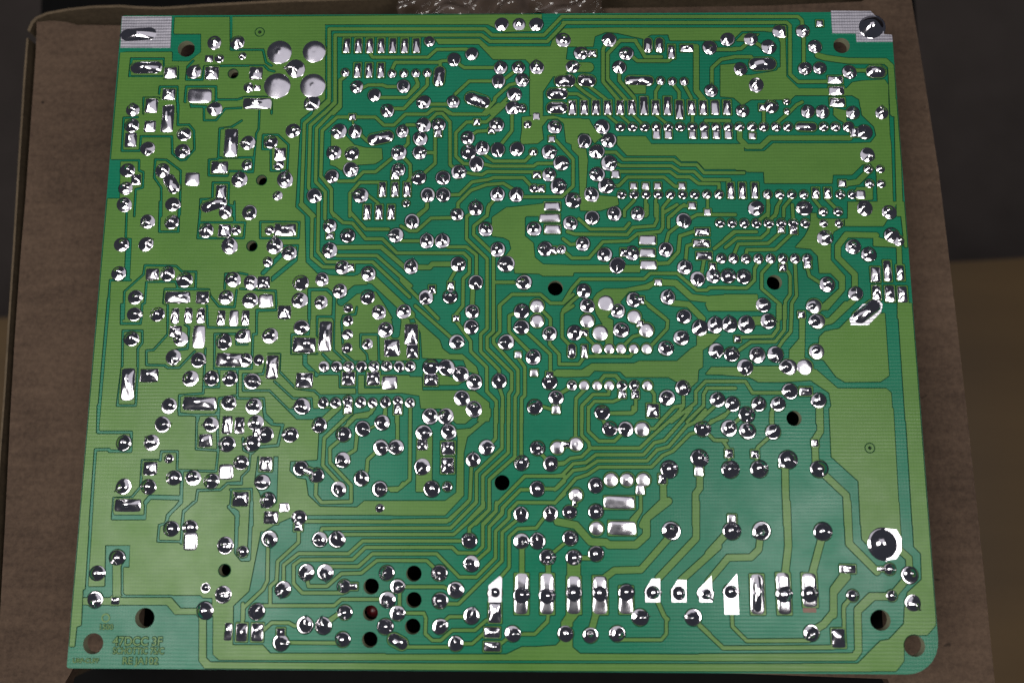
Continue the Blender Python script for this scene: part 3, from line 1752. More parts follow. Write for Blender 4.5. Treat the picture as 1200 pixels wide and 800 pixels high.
for k, pts, w in ops:
    if k in 'PX': fill(pts, k == 'P')
    elif k == 'g': stroke(pts, w / 2 + 0.10, False)
for k, pts, w in ops:                            # isolation round narrow tracks
    if k == 't' and w < 0.85: stroke(pts, w / 2 + 0.30, False)
for k, pts, w in ops:
    if k == 't': stroke(pts, w / 2, True)
for p in pads:
    k = p[0]
    if k in 'JSD': stroke(np.array([p[1], p[1] + 0.001]), p[2] + 0.20, True)
    elif k == 'O': stroke(p[1], p[2] + 0.20, True)
    elif k in 'RKI':
        w, hh = p[2]; c = p[1]
        fill(np.array([c + [-w / 2, -hh / 2], c + [w / 2, -hh / 2], c + [w / 2, hh / 2], c + [-w / 2, hh / 2]]), True, 0.12)
for k, c, r in holes:
    stroke(np.array([c, c + 0.001]), r + (0.10 if k != 'V' else 0.0), False)
    if k == 'V':
        stroke(np.array([c, c + 0.001]), r - 0.20, True)
        stroke(np.array([c, c + 0.001]), r * 0.36, False)

# ---- board outline (chamfered far corner, rounded near right corner)
def arc(c, r, a0, a1, n):
    return [np.array([c[0] + r * math.cos(a0 + (a1 - a0) * i / n), c[1] + r * math.sin(a0 + (a1 - a0) * i / n)]) for i in range(n + 1)]
OUT = [np.array([0.0, 0.35]), np.array([0.35, 0.0])]
OUT += arc((WMM - 6.3, 6.3), 6.3, -math.pi / 2, 0, 7)
OUT += [bd(1046.2, 50), bd(1042.5, 41), bd(1036, 41), bd(1034, 30), bd(1019, 14.2)]
OUT += [np.array([0.4, HMM]), np.array([0.0, HMM - 0.4])]
OUT = np.array(OUT)
i0, i1, j0, j1 = 0, NX, 0, NY
XX, YY = np.meshgrid(np.arange(NX) * GS, np.arange(NY) * GS)
np.minimum(FIELD, poly_sdf(XX, YY, OUT) - 0.22, out=FIELD)
FIELD[0, :] = FIELD[-1, :] = -1; FIELD[:, 0] = FIELD[:, -1] = -1

# ---- trace the zero contour into loops (copper on the left)
def contours(F):
    S = F > 0
    c = (S[:-1, :-1] * 1 + S[:-1, 1:] * 2 + S[1:, 1:] * 4 + S[1:, :-1] * 8)
    jj, ii = np.nonzero((c > 0) & (c < 15))
    TAB = {1: [(3, 0)], 2: [(0, 1)], 3: [(3, 1)], 4: [(1, 2)], 5: [(3, 0), (1, 2)], 6: [(0, 2)], 7: [(3, 2)],
           8: [(2, 3)], 9: [(2, 0)], 10: [(0, 1), (2, 3)], 11: [(2, 1)], 12: [(1, 3)], 13: [(1, 0)], 14: [(0, 3)]}
    def eid(j, i, e):
        if e == 0: return (j, i, 0)
        if e == 2: return (j + 1, i, 0)
        if e == 3: return (j, i, 1)
        return (j, i + 1, 1)
    nxt = {}
    for j, i, q in zip(jj.tolist(), ii.tolist(), c[jj, ii].tolist()):
        for a, b in TAB[q]:
            nxt[eid(j, i, b)] = eid(j, i, a)
    def pos(e):
        j, i, d = e
        a = F[j, i]
        b = F[j, i + 1] if d == 0 else F[j + 1, i]
        t = a / (a - b) if a != b else 0.5
        t = min(max(t, 0.02), 0.98)
        return ((i + t) * GS, j * GS) if d == 0 else (i * GS, (j + t) * GS)
    loops = []
    while nxt:
        s, e = nxt.popitem()
        lp = [pos(s)]
        while e != s:
            lp.append(pos(e))
            e = nxt.pop(e, s)
        if len(lp) > 6:
            loops.append(np.array(lp))
    return loops

def rdp(P, tol):
    n = len(P)
    k = int(np.argmax(((P - P[0]) ** 2).sum(axis=1)))
    mark = np.zeros(n + 1, bool); mark[[0, k, n]] = True
    Q = np.vstack([P, P[:1]])
    st = [(0, k), (k, n)]
    while st:
        a, b = st.pop()
        if b - a < 2: continue
        d = Q[b] - Q[a]; L = math.hypot(*d) + 1e-12
        r = Q[a + 1:b] - Q[a]
        dist = np.abs(r[:, 0] * d[1] - r[:, 1] * d[0]) / L
        m_ = int(np.argmax(dist))
        if dist[m_] > tol:
            mark[a + 1 + m_] = True
            st += [(a, a + 1 + m_), (a + 1 + m_, b)]
    return Q[:-1][mark[:-1]]

def area2(P):
    x, y = P[:, 0], P[:, 1]
    return 0.5 * float(np.sum(x * np.roll(y, -1) - y * np.roll(x, -1)))

loops = [rdp(l, 0.028) for l in contours(FIELD)]
loops = [l for l in loops if len(l) >= 3 and abs(area2(l)) > 0.08]
if sum(area2(l) for l in loops) < 0:
    loops = [l[::-1] for l in loops]
outers = sorted([l for l in loops if area2(l) > 0], key=area2)
inner = [l for l in loops if area2(l) < 0]
def inside(p, P):
    ins = False; x, y = p
    for a, b in zip(P, np.roll(P, -1, axis=0)):
        if (a[1] > y) != (b[1] > y) and x < (b[0] - a[0]) * (y - a[1]) / (b[1] - a[1]) + a[0]:
            ins = not ins
    return ins
owner = [[] for _ in outers]
boxes = [(o.min(axis=0), o.max(axis=0)) for o in outers]
for l in inner:
    for i, o in enumerate(outers):
        if abs(area2(l)) < area2(o) and (l[0] > boxes[i][0]).all() and (l[0] < boxes[i][1]).all() and inside(l[0], o):
            owner[i].append(l); break

CU_H = 0.075                                    # mm, copper plus mask step

def sheet(loops_, z_top, z_bot, flare, name, mats, parent, flat_bottom=False):
    """flat sheet bounded by ccw outer / cw hole loops with sloping sides"""
    vs, es, base = [], [], []
    for l in loops_:
        s = len(vs); n = len(l)
        vs += [Vector((p[0], p[1])) for p in l]
        es += [(s + i, s + (i + 1) % n) for i in range(n)]
        t = np.roll(l, -1, axis=0) - np.roll(l, 1, axis=0)
        t /= (np.linalg.norm(t, axis=1)[:, None] + 1e-9)
        base.append(l + np.column_stack([t[:, 1], -t[:, 0]]) * flare)
    r = delaunay_2d_cdt(vs, es, [], 1, 1e-5)
    co2 = np.array([(p.x, p.y) for p in r[0]])
    tri = np.array([list(f)[:3] for f in r[2]])
    cen = co2[tri].mean(axis=1)
    ok = np.ones(len(tri), bool)
    for l in loops_[1:]:
        lo, hi = l.min(axis=0), l.max(axis=0)
        cand = np.nonzero(ok & (cen > lo).all(axis=1) & (cen < hi).all(axis=1))[0]
        if len(cand) == 0: continue
        x, y = cen[cand, 0], cen[cand, 1]
        ins = np.zeros(len(cand), bool)
        for a, b in zip(l, np.roll(l, -1, axis=0)):
            if a[1] == b[1]: continue
            ins ^= ((a[1] > y) != (b[1] > y)) & (x < (b[0] - a[0]) * (y - a[1]) / (b[1] - a[1]) + a[0])
        ok[cand[ins]] = False
    V = [(p.x / MM, p.y / MM, z_top / MM) for p in r[0]]
    F = [list(f) for f, k_ in zip(r[2], ok) if k_]
    F = [f if ((V[f[1]][0] - V[f[0]][0]) * (V[f[2]][1] - V[f[0]][1]) - (V[f[1]][1] - V[f[0]][1]) * (V[f[2]][0] - V[f[0]][0])) > 0 else f[::-1] for f in F]
    idx = [0] * len(F)
    if flat_bottom:
        nv = len(V)
        V += [(p.x / MM, p.y / MM, z_bot / MM) for p in r[0]]
        nf = len(F)
        F += [[i + nv for i in f[::-1]] for f in F[:nf]]
        idx += [1] * nf
    for l, b in zip(loops_, base):
        s = len(V); n = len(l)
        V += [(p[0] / MM, p[1] / MM, z_top / MM) for p in l]
        V += [(p[0] / MM, p[1] / MM, z_bot / MM) for p in b]
        for i in range(n):
            j = (i + 1) % n
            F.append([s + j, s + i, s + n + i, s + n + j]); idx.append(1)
    return mesh_obj(name, V, F, mats, parent, False, idx)

# ------------------------------------------------------------------ circuit board
Z_CARD = -0.0155
board = thing('circuit_board', 'green circuit board lying solder side up on the cardboard box', 'circuit board', (0, 0, 0))
def circle(c, r, n=20):
    return np.array([[c[0] + r * math.cos(-2 * math.pi * i / n), c[1] + r * math.sin(-2 * math.pi * i / n)] for i in range(n)])
rings = [OUT] + [circle(c, r if k != 'V' else r * 0.33, 24 if k != 'V' else 10) for k, c, r in holes]
sheet(rings, 0.0, -1.6, 0.0, 'laminate', [MAT_SUB, MAT_LAM], board, True)
NTR = 0
SMALL = []
order = sorted(range(len(outers)), key=lambda i: -area2(outers[i]))
for rank, i in enumerate(order):
    if rank < 300:
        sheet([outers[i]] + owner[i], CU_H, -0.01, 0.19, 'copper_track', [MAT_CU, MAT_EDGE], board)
        NTR += 1

# ---- solder shapes, unit sized
def mk_mesh(name, V, F, mat):
    me = bpy.data.meshes.new(name)
    me.from_pydata([tuple(v) for v in V], [], F)
    me.materials.append(mat)
    me.polygons.foreach_set('use_smooth', [True] * len(F))
    me.update()
    return me

def polar(zf, rf, nseg=28, rings_=(0.08, 0.16, 0.25, 0.35, 0.45, 0.55, 0.65, 0.75, 0.84, 0.92, 1.0), ring=1.02):
    V = [(0, 0, zf(0, 0))]; F = []
    for q in rings_:
        for s in range(nseg):
            a = 2 * math.pi * s / nseg
            R = rf(a) * q
            V.append((R * math.cos(a), R * math.sin(a), zf(q, a)))
    for s in range(nseg):
        F.append([0, 1 + s, 1 + (s + 1) % nseg])
    for k in range(len(rings_) - 1):
        for s in range(nseg):
            a = 1 + k * nseg + s; b = 1 + k * nseg + (s + 1) % nseg
            F.append([a, a + nseg, b + nseg, b])
    s0 = len(V); k0 = s0 - nseg
    for s in range(nseg):
        V.append((V[k0 + s][0] * ring, V[k0 + s][1] * ring, 0.012))
    for s in range(nseg):
        V.append((V[k0 + s][0] * (ring + 0.02), V[k0 + s][1] * (ring + 0.02), -0.06))
    for s in range(nseg):
        t = (s + 1) % nseg
        F.append([k0 + s, s0 + s, s0 + t, k0 + t])
        F.append([s0 + s, s0 + nseg + s, s0 + nseg + t, s0 + t])
    return V, F

def joint_mesh(tail, kind):
    """one soldered lead; local +y is where the solder wave drew the fillet"""
    ball = kind == 'ball'
    h_ = random.uniform(0.52, 0.68) if ball else random.uniform(0.40, 0.62)
    mix = random.uniform(0.85, 1.0) if ball else random.uniform(0.15, 0.75)
    p1, p2 = random.uniform(0, 6.28), random.uniform(0, 6.28)
    k1 = random.choice((2, 3)); amp = random.uniform(0.0, 0.06)
    leadr = random.uniform(0.24, 0.32); leadh = random.choice((0.0, 0.0, 0.08, 0.16)) * (0.3 if ball else 1)
    ax, ay = random.uniform(-0.15, 0.15), random.uniform(0.12, 0.5)
    if ball: ay *= 0.4
    if tail: ax, ay = 0.20, 0.0; h_ *= 0.85
    def rf(a):
        r = 1 + 0.03 * math.cos(2 * a + p1) 
        if tail:
            d = (a + math.pi) % (2 * math.pi) - math.pi
            r *= 1 + 0.10 * math.exp(-(d / 0.35) ** 2)
        return r
    def zf(q, a):
        x, y = q * math.cos(a), q * math.sin(a)
        w = 1 - q * q
        rr = min(1.0, math.hypot(x - ax * w, y - ay * w))
        z = h_ * (mix * (1 - rr * rr) ** 1.25 + (1 - mix) * math.exp(-(rr / 0.5) ** 2) * (1 - rr ** 4))
        z *= 1 + amp * math.cos(k1 * a + p2) * q
        z += leadh * math.exp(-((x - ax) ** 2 + (y - ay) ** 2) / (leadr ** 2)) * (1 - q ** 4)
        if tail:
            z += 0.08 * math.exp(-(y / 0.35) ** 2) / (1 + math.exp(-x / 0.2)) * (1 - q)
        if kind == 'slit':
            z -= 0.16 * math.exp(-(y / 0.12) ** 2) * (1 - q ** 2)
        return max(z, 0.0) + 0.05 * (1 - q * 0.7)
    V, F = polar(zf, rf, ring=1.10)
    if tail:                                     # clipped lead bent over along +x
        z0 = zf(0.2, 0.0) - 0.05; L1 = random.uniform(1.15, 1.42); tw = random.uniform(0.10, 0.145)
        st = [(0.15, z0, tw), (0.55, z0 + 0.06, tw), (L1 - 0.08, 0.26, tw * 0.95), (L1, 0.22, tw * 0.6)]
        s0 = len(V); nn = 8
        for (x, z, t) in st:
            for k in range(nn):
                a = 2 * math.pi * k / nn
                V.append((x, t * math.cos(a), z + t * math.sin(a)))
        for k in range(len(st) - 1):
            for i in range(nn):
                j = (i + 1) % nn
                F.append([s0 + k * nn + i, s0 + k * nn + j, s0 + (k + 1) * nn + j, s0 + (k + 1) * nn + i][::-1])
        F.append([s0 + 3 * nn + i for i in range(nn)][::-1])
    return V, F

def grid_mesh(zf, nx, ny, corner=0.12):
    """rounded-corner unit pad -0.5..0.5 with heights zf(u,v), u,v in -1..1"""
    V, F = [], []
    for j in range(ny + 1):
        for i in range(nx + 1):
            u = -1 + 2 * i / nx; v = -1 + 2 * j / ny
            r = max(abs(u), abs(v)); q = math.hypot(u, v)
            f = 1 - corner * max(0.0, (abs(u) * abs(v)) ** 3)
            edge = max(0.0, 1 - r ** 5)
            V.append((u * 0.5 * f, v * 0.5 * f, zf(u, v) * edge + 0.02))
    for j in range(ny):
        for i in range(nx):
            a = j * (nx + 1) + i
            F.append([a, a + 1, a + nx + 2, a + nx + 1])
    rim = [i for i in range(nx + 1)] + [(nx + 1) * j + nx for j in range(1, ny + 1)] \
        + [ny * (nx + 1) + i for i in range(nx - 1, -1, -1)] + [(nx + 1) * j for j in range(ny - 1, 0, -1)]
    s = len(V)
    for i in rim: V.append((V[i][0] * 1.01, V[i][1] * 1.01, -0.06))
    n = len(rim)
    for i in range(n):
        F.append([rim[i], s + i, s + (i + 1) % n, rim[(i + 1) % n]])
    return V, F

def wob(n=3):
    t = [(random.uniform(-3.2, 3.2), random.uniform(-3.2, 3.2), random.uniform(0, 6.28), random.uniform(0.3, 1)) for _ in range(n)]
    return lambda u, v: sum(a * math.sin(x * u + y * v + p) for x, y, p, a in t) / n

def pad_R():
    w_ = wob(); b = random.uniform(0.22, 0.32); tl = random.uniform(0.05, 0.2)
    return grid_mesh(lambda u, v: b * (1 - 0.7 * (u * u + v * v) / 2) + tl * v + 0.15 * w_(u, v), 10, 10)

def pad_K():
    w_ = wob(); ang = random.uniform(0, 6.28); d = random.uniform(0.1, 0.45)
    cx, cy = d * math.cos(ang), d * math.sin(ang)
    hh = random.uniform(0.15, 0.6); s = random.uniform(0.3, 0.45); tl = random.uniform(0.05, 0.3); pinch = random.choice((-1.4, 0.4, 1.4))
    cy = abs(cy)
    def z(u, v):
        return 0.14 + tl * (0.6 + v * 0.6) + 0.16 * (1 - u * u) * (1 - v * v) - 0.10 * (u * u - v * v) * pinch + hh * math.exp(-((u - cx) ** 2 + (v - cy) ** 2) / s ** 2) + 0.10 * w_(u, v)
    return grid_mesh(z, 12, 12, 0.08)

def pad_I():
    w_ = wob(); hh = random.uniform(0.4, 0.65); cy = random.uniform(0.25, 0.4)
    def z(u, v):
        return 0.10 + 0.10 * (1 - u * u) + hh * math.exp(-((u / 0.75) ** 2 + ((v - cy) / 0.55) ** 2)) + 0.05 * w_(u, v)
    return grid_mesh(z, 10, 18, 0.12)

def pad_D():
    w_ = wob(3); b = random.uniform(0.08, 0.22); c = random.uniform(-0.06, 0.10)
    return polar(lambda q, a: b * (1 - q * q) + 0.10 * (q * math.sin(a) + 1) * (1 - q ** 5) + 0.06 * w_(q * math.cos(a), q * math.sin(a)) * (1 - q ** 3)
                 + c * math.exp(-(q / 0.16) ** 2) + 0.03, lambda a: 1.0, 24)

LIB = {
    'J': [mk_mesh('solder_joint', *joint_mesh(False, ''), MAT_SOL) for _ in range(16)],
    'Jt': [mk_mesh('solder_joint', *joint_mesh(True, ''), MAT_SOL) for _ in range(14)],
    'Jb': [mk_mesh('solder_joint', *joint_mesh(False, 'ball'), MAT_SOL) for _ in range(10)],
    'Jslit': [mk_mesh('solder_joint', *joint_mesh(False, 'slit'), MAT_SOL) for _ in range(2)],
    'R': [mk_mesh('tinned_pad', *pad_R(), MAT_TIN) for _ in range(10)],
    'K': [mk_mesh('solder_blob', *pad_K(), MAT_SOL2) for _ in range(24)],
    'I': [mk_mesh('pin_pad', *pad_I(), MAT_SOL) for _ in range(8)],
    'D': [mk_mesh('tinned_disc', *pad_D(), MAT_TIN) for _ in range(8)],
}
ANG = {'r': 0, 'ur': 45, 'u': 90, 'ul': 135, 'l': 180, 'dl': 225, 'd': 270, 'dr': 315}
joints = [p for p in pads if p[0] in 'JSO']
def jsize(p): return p[2] * (1 if p[0] != 'O' else 3)
rank_ = sorted(range(len(joints)), key=lambda i: -jsize(joints[i]))
solo = set(rank_[:300])
BIG = [(p[1], p[2]) for p in pads if p[0] == 'R' and p[2][1] > 5.0]
stuffV, stuffF = [], []
ZB = CU_H / MM
for n_, p in enumerate(joints):
    k, c, r, tail = p
    r *= 1.03
    if k == 'O':
        a, b = c
        d = b - a; L = float(np.linalg.norm(d)); ang = math.atan2(d[1], d[0])
        hh = random.uniform(0.5, 0.75); ph = random.uniform(0, 6.28)
        def rf(t, L=L, r=r):
            cx, sx = math.cos(t), math.sin(t)
            # capsule outline measured from the middle, in units of r
            hl = L / 2 / r
            if abs(sx) > 1e-6 and abs(cx / abs(sx)) <= hl:
                return 1 / abs(sx)
            e = hl * abs(cx)
            return e + math.sqrt(max(0, e * e - hl * hl + 1))
        V, F = polar(lambda q, t: hh * (1 - q ** 2) ** 0.9 * (1 + 0.22 * math.sin(2 * t + ph) * q) + 0.05 * (1 - q * 0.7), rf, 26)
        me = mk_mesh('solder_joint', V, F, MAT_SOL)
        mid = (a + b) / 2
        Mx = Matrix.Translation((mid[0] / MM, mid[1] / MM, ZB)) @ Matrix.Rotation(ang, 4, 'Z') @ Matrix.Diagonal((r / MM, r / MM, r / MM, 1))
    else:
        if tail == 'sl': me = random.choice(LIB['Jslit']); ang = 0.0
        elif tail in ANG and r < 2.0: me = random.choice(LIB['Jt']); ang = math.radians(ANG[tail] + random.uniform(-14, 14))
        elif r > 2.0 or random.random() < (0.8 if c[1] < 45 else 0.22) or k == 'S': me = random.choice(LIB['Jb']); ang = random.uniform(-0.6, 0.6)
        else: me = random.choice(LIB['J']); ang = random.gauss(0, 0.55) if c[0] < 100 else random.gauss(0.3, 0.8)
        zs = r * random.uniform(0.85, 1.05)
        lift = 0.0
        for (bc, (bw_, bh_)) in BIG:             # leads standing in the long tinned lands
            if abs(c[0] - bc[0]) < bw_ / 2 and abs(c[1] - bc[1]) < bh_ / 2:
                lift = 0.00026; me = random.choice(LIB['Jb']); break
        Mx = Matrix.Translation((c[0] / MM, c[1] / MM, ZB + lift)) @ Matrix.Rotation(ang, 4, 'Z') @ Matrix.Diagonal((r / MM, r / MM, zs / MM, 1))
    if n_ in solo:
        o = bpy.data.objects.new('solder_joint', me)
        o.matrix_local = Mx
        link(o, board)
    else:
        s = len(stuffV)
        stuffV += [tuple(Mx @ v.co) for v in me.vertices]
        stuffF += [[s + i for i in f.vertices] for f in me.polygons]
o = mesh_obj('small_solder_joints', stuffV, stuffF, MAT_SOL, board, True)
o['kind'] = 'stuff'
NAME = {'R': 'tinned_pad', 'K': 'solder_blob', 'I': 'pin_pad', 'D': 'tinned_disc'}
for p in pads:
    k = p[0]
    if k in 'RKI':
        c, (w, hh) = p[1], p[2]
        o = bpy.data.objects.new(NAME[k], random.choice(LIB[k]))
        zs = min(w, hh) * {'R': 0.30, 'K': 0.40, 'I': 0.50}[k]
        rot = 0.0
        o.matrix_local = Matrix.Translation((c[0] / MM, c[1] / MM, ZB)) @ Matrix.Rotation(rot + random.uniform(-0.03, 0.03), 4, 'Z') @ Matrix.Diagonal((w / MM, hh / MM, zs / MM, 1))
        link(o, board)
    elif k == 'D':
        o = bpy.data.objects.new(NAME[k], random.choice(LIB['D']))
        r = p[2]
        o.matrix_local = Matrix.Translation((p[1][0] / MM, p[1][1] / MM, ZB)) @ Matrix.Rotation(random.uniform(-0.4, 0.4), 4, 'Z') @ Matrix.Diagonal((r / MM, r / MM, r * 0.5 / MM, 1))
        link(o, board)
    elif k == 'F':
        P = p[1] if area2(p[1]) > 0 else p[1][::-1]
        sheet([P], CU_H + 0.10, CU_H - 0.09, 0.05, 'tinned_pad', [MAT_TINF, MAT_TINF], board)
    elif k == 'C':
        c, (w, hh) = p[1], p[2]
        P = np.array([c + [-w / 2, -hh / 2], c + [w / 2, -hh / 2], c + [w / 2, hh / 2], c + [-w / 2, hh / 2]])
        sheet([P], 0.05, -0.01, 0.02, 'bare_copper_patch', [MAT_BARE, MAT_BARE], board)

# ---- etched lettering in copper
def lettering(txt, x, y, size_px, sx=1.0):
    cu = bpy.data.curves.new('lettering', 'FONT')
    cu.body = txt
    cu.size = 1.0; cu.extrude = 0.0; cu.offset = 0.012
    tmp = bpy.data.objects.new('tmp', cu); COL.objects.link(tmp)
    bpy.context.view_layer.update()
    me = bpy.data.meshes.new_from_object(tmp.evaluated_get(bpy.context.evaluated_depsgraph_get()))
    bpy.data.objects.remove(tmp, do_unlink=True)
    sz = float(np.linalg.norm(bd(x, y) - bd(x, y - size_px))) / 0.72 / MM
    p = bd(x, y)
    me.materials.clear(); me.materials.append(MAT_CU)
    T_ = Matrix.Translation((p[0] / MM, p[1] / MM, CU_H / MM)) @ Matrix.Diagonal((sz * sx, sz, sz, 1))
    me.transform(T_)
    o = link(bpy.data.objects.new('lettering', me), board)
    cu2 = bpy.data.curves.new('lettering', 'FONT')
    cu2.body = txt; cu2.size = 1.0; cu2.offset = 0.07
    tmp = bpy.data.objects.new('tmp', cu2); COL.objects.link(tmp)
    bpy.context.view_layer.update()
    me2 = bpy.data.meshes.new_from_object(tmp.evaluated_get(bpy.context.evaluated_depsgraph_get()))
    bpy.data.objects.remove(tmp, do_unlink=True)
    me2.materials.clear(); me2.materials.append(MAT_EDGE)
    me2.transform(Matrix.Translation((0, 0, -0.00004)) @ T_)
    link(bpy.data.objects.new('lettering_edge', me2), o)
lettering('47DCC 3F', 132, 755.5, 10.5, 0.95)
lettering('SCHOTTIC 75/C', 132, 765.5, 8.0, 0.80)
lettering('RE JA102', 143, 777.5, 8.5, 1.0)
lettering('1500', 115.5, 737, 6.5, 1.0)
lettering('URP-CUFF', 85, 776, 5.5, 0.95)
# round maker's mark above the number
c0 = bd(124, 723.5)
sheet([circle(c0, 0.85)[::-1], circle(c0, 0.58)], CU_H, -0.01, 0.04, 'round_mark', [MAT_CU, MAT_EDGE], board)

# ---- black blocks added under the holes to darken them; they also carry the board
def comp(name, x, y, wx, wy, z0, z1, mat):
    c = bd(x, y) / MM
    V, F = prism([(c[0] - wx, c[1] - wy), (c[0] + wx, c[1] - wy), (c[0] + wx, c[1] + wy), (c[0] - wx, c[1] + wy)], z0, z1)
    return mesh_obj(name, V, F, mat, board)
for k, c, r in holes:
    x, y = c
    edge = min(x, WMM - x, y, HMM - y)
    corner = (x < 16 or x > WMM - 12) and (y < 10 or y > HMM - 10)
    if k == 'H' and not (corner and r > 1.5 and not (x > WMM - 16 and 6 < y < 14) and not (x > 12 and x < 18 and y < 14)):
        w = max(0.004, r / MM + 0.0018)
        V, F = prism([(x / MM - w, y / MM - w), (x / MM + w, y / MM - w), (x / MM + w, y / MM + w), (x / MM - w, y / MM + w)], Z_CARD + 0.0001, -0.0085)
        mesh_obj('hole_darkener', V, F, MAT_BLACK, board)
    if k == 'B':
        V, F = polar(lambda q, a: 0.5 * (1 - q * q), lambda a: 1.0, 16)
        me = mk_mesh('red_lamp', V, F, MAT_RED)
        o = bpy.data.objects.new('red_lamp', me)
        o.matrix_local = Matrix.Translation((x / MM, y / MM, -0.0030)) @ Matrix.Diagonal((r / MM * 0.9, r / MM * 0.9, r / MM * 0.9, 1))
        link(o, board)

# ------------------------------------------------------------------ cardboard box
box = thing('cardboard_box', 'closed brown cardboard box under the circuit board', 'box', tuple(px(600, 400, -0.12)))
bl = Vector(box.location)
def local(V): return [(v[0] - bl.x, v[1] - bl.y, v[2] - bl.z) for v in V]
def slab(name, pix, z0, z1, mat, wav=0.0):
    poly = []
    for i, (x, y) in enumerate(pix):
        p = px(x, y, z1); poly.append((p[0], p[1]))
    P = np.array(poly)
    if area2(P) < 0: poly = poly[::-1]
    V, F = prism(poly, z0, z1)
    return mesh_obj(name, local(V), F, mat, box)
TH = 0.0035
lf = [(43, 26), (60, 24.5), (78, 26), (90, 29.5), (140, 30), (420, 31), (600, 31), (600, 779), (90, 775), (76, 800), (70, 840), (-8, 840), (0, 720), (6, 612), (12, 487), (17, 400), (24, 300), (30, 230), (37, 130), (42, 60)]
rf_ = [(601, 24), (705, 10), (900, 7), (1010, 2), (1030, -14), (1066, -14), (1083, 90), (1100, 200), (1118, 350), (1135, 500), (1152, 660), (1170, 840), (1060, 840), (1040, 795), (601, 779)]
slab('top_flap', lf, Z_CARD - TH, Z_CARD, MAT_CARD)
slab('top_flap', rf_, Z_CARD - TH, Z_CARD, MAT_CARD)
ZF = Z_CARD - 0.14
def wall(name, line, th_px, z1):
    a = [px(x, y, z1)[:2] for x, y in line]
    b = [px(x + dx, y + dy, z1)[:2] for (x, y), (dx, dy) in zip(line, th_px)]
    poly = [tuple(p) for p in a] + [tuple(p) for p in b[::-1]]
    if area2(np.array(poly)) < 0: poly = poly[::-1]
    V, F = prism(poly, ZF, z1)
    mesh_obj(name, local(V), F, MAT_CARD_IN, box)
wall('side_wall', [(-18, 840), (-9, 680), (-2, 540), (4, 460), (9, 380), (15, 290), (21, 190), (27.5, 90), (31, 45)], [(2.4, 0)] * 9, Z_CARD - 0.001)
wall('back_wall', [(32, 36), (36, 26), (42, 20), (55, 14.5), (80, 10), (108, 7), (140, 6), (160, 7.5), (190, 8.5), (240, 5), (330, 0), (470, -4), (700, -10), (1030, -22)],
     [(3, 1.5), (3, 2), (2, 2.5), (1, 2.6)] + [(0, 2.8)] * 10, Z_CARD - 0.001)
wall('side_wall', [(1060, -14), (1076, 90), (1093, 200), (1111, 350), (1128, 500), (1145, 660), (1163, 840)], [(4, 0)] * 7, Z_CARD - TH - 0.0005)
# corrugated liner seen down the open slot behind the flaps
wall('inner_liner', [(40, 30), (60, 21), (110, 16), (200, 16), (420, 14), (700, 4), (1020, -10)], [(0, 2.0)] * 7, Z_CARD - 0.012)
# added black slab, stands in for the deep shade in the open slots
P = [px(x, y, Z_CARD - 0.05)[:2] for x, y in [(60, 0), (1060, -30), (1120, 830), (40, 830)]]
V, F = prism([tuple(p) for p in (P if area2(np.array(P)) > 0 else P[::-1])], ZF, Z_CARD - 0.045)
mesh_obj('slot_darkener', local(V), F, MAT_BLACK, box)

# ------------------------------------------------------------------ clear plastic film over the slot
film_m, nt, b = new_mat('clear_plastic_film')
b.inputs['Base Color'].default_value = (0.75, 0.72, 0.68, 1)
b.inputs['Roughness'].default_value = 0.1
b.inputs['Alpha'].default_value = 0.7
b.inputs['Metallic'].default_value = 0.0
b.inputs['Specular IOR Level'].default_value = 0.9
co = node(nt, 'ShaderNodeTexCoord').outputs['Object']
bp = node(nt, 'ShaderNodeBump'); bp.inputs['Strength'].default_value = 0.5; bp.inputs['Distance'].default_value = 0.004
nt.links.new(noise(nt, co, 25, 0, 0.4), bp.inputs['Height']); nt.links.new(bp.outputs[0], b.inputs['Normal'])
cc = ramp(nt, noise(nt, co, 90, 4, 0.6), [(0.3, (0.05, 0.035, 0.025)), (0.7, (0.12, 0.09, 0.075))])
nt.links.new(cc, b.inputs['Base Color'])
V, F = [], []
NXF, NYF = 140, 30
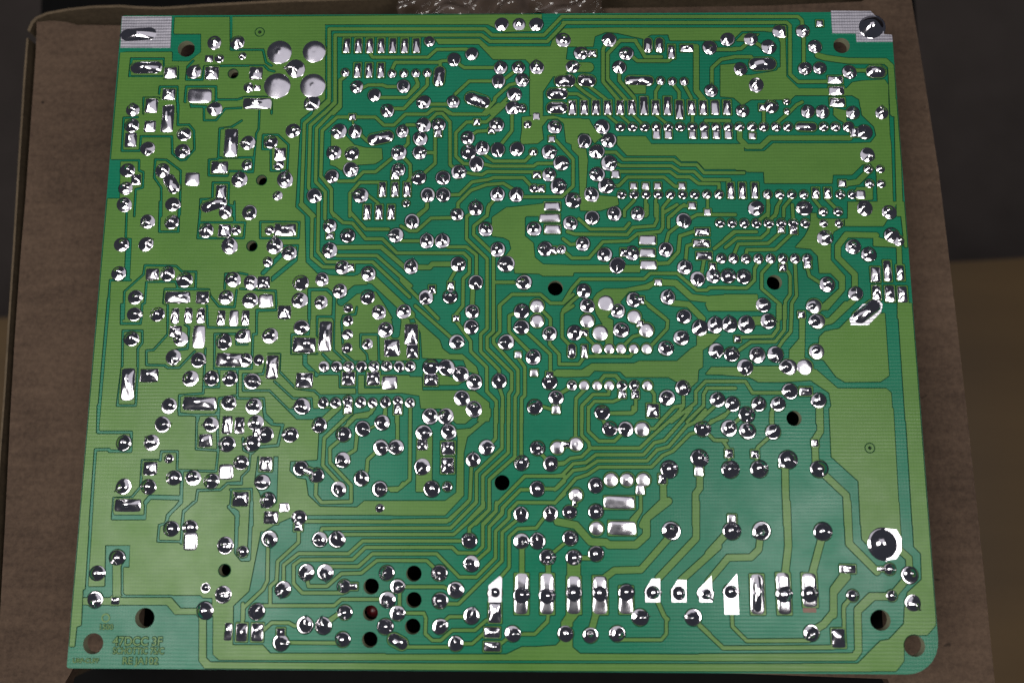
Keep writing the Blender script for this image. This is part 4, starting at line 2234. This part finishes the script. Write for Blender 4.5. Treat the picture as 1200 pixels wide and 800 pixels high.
for j in range(NYF + 1):
    for i in range(NXF + 1):
        u, v = i / NXF, j / NYF
        x = 468 + 238 * u + 2 * math.sin(7 * v); y = -16 + 42 * v
        p = px(x, y, Z_CARD + 0.001)
        z = 0.0022 * (math.sin(19 * u + 4 * v) * math.sin(7 * v + 5 * u) + 0.4 * math.sin(23 * u - 6 * v) + 0.2 * math.sin(37 * u + 8 * v)) + 0.0022
        V.append((p[0], p[1], Z_CARD + 0.001 + z))
for j in range(NYF):
    for i in range(NXF):
        a = j * (NXF + 1) + i
        F.append([a, a + 1, a + NXF + 2, a + NXF + 1])
fo = mesh_obj('plastic_film', V, F, film_m, None, True)
md = fo.modifiers.new('thickness', 'SOLIDIFY'); md.thickness = 0.00012
fo['label'] = 'crumpled clear plastic film sticking out behind the circuit board'
fo['category'] = 'plastic film'

# ------------------------------------------------------------------ table and floor
def flat(name, pts, z0, z1, mat, label=None):
    V, F = prism(pts, z0, z1)
    o = mesh_obj(name, V, F, mat)
    o['kind'] = 'structure'
    return o
wood, nt, b = new_mat('brown_wood')
co = node(nt, 'ShaderNodeTexCoord').outputs['Object']
c = ramp(nt, noise(nt, co, 14, 5, 0.6, (0.3, 3, 1)), [(0.3, (0.072, 0.040, 0.011)), (0.7, (0.108, 0.062, 0.019))])
nt.links.new(c, b.inputs['Base Color']); b.inputs['Roughness'].default_value = 0.5
dark, nt, b = new_mat('dark_grey_floor')
co = node(nt, 'ShaderNodeTexCoord').outputs['Object']
c = ramp(nt, noise(nt, co, 20, 5, 0.6), [(0.3, (0.088, 0.070, 0.060)), (0.7, (0.122, 0.098, 0.085))])
nt.links.new(c, b.inputs['Base Color']); b.inputs['Roughness'].default_value = 0.8
a = px(-40, 375, ZF); d = px(1240, 300, ZF)
e = (d - a)[:2]; e /= np.linalg.norm(e)
nrm = np.array([e[1], -e[0]])
L0 = a[:2] - e * 0.6; L1 = d[:2] + e * 0.6
flat('tabletop', [tuple(L0), tuple(L0 + nrm * 1.1), tuple(L1 + nrm * 1.1), tuple(L1)], ZF - 0.03, ZF, wood)
flat('floor', [(-4, -3), (4, -3), (4, 5), (-4, 5)], ZF - 0.40, ZF - 0.36, dark)
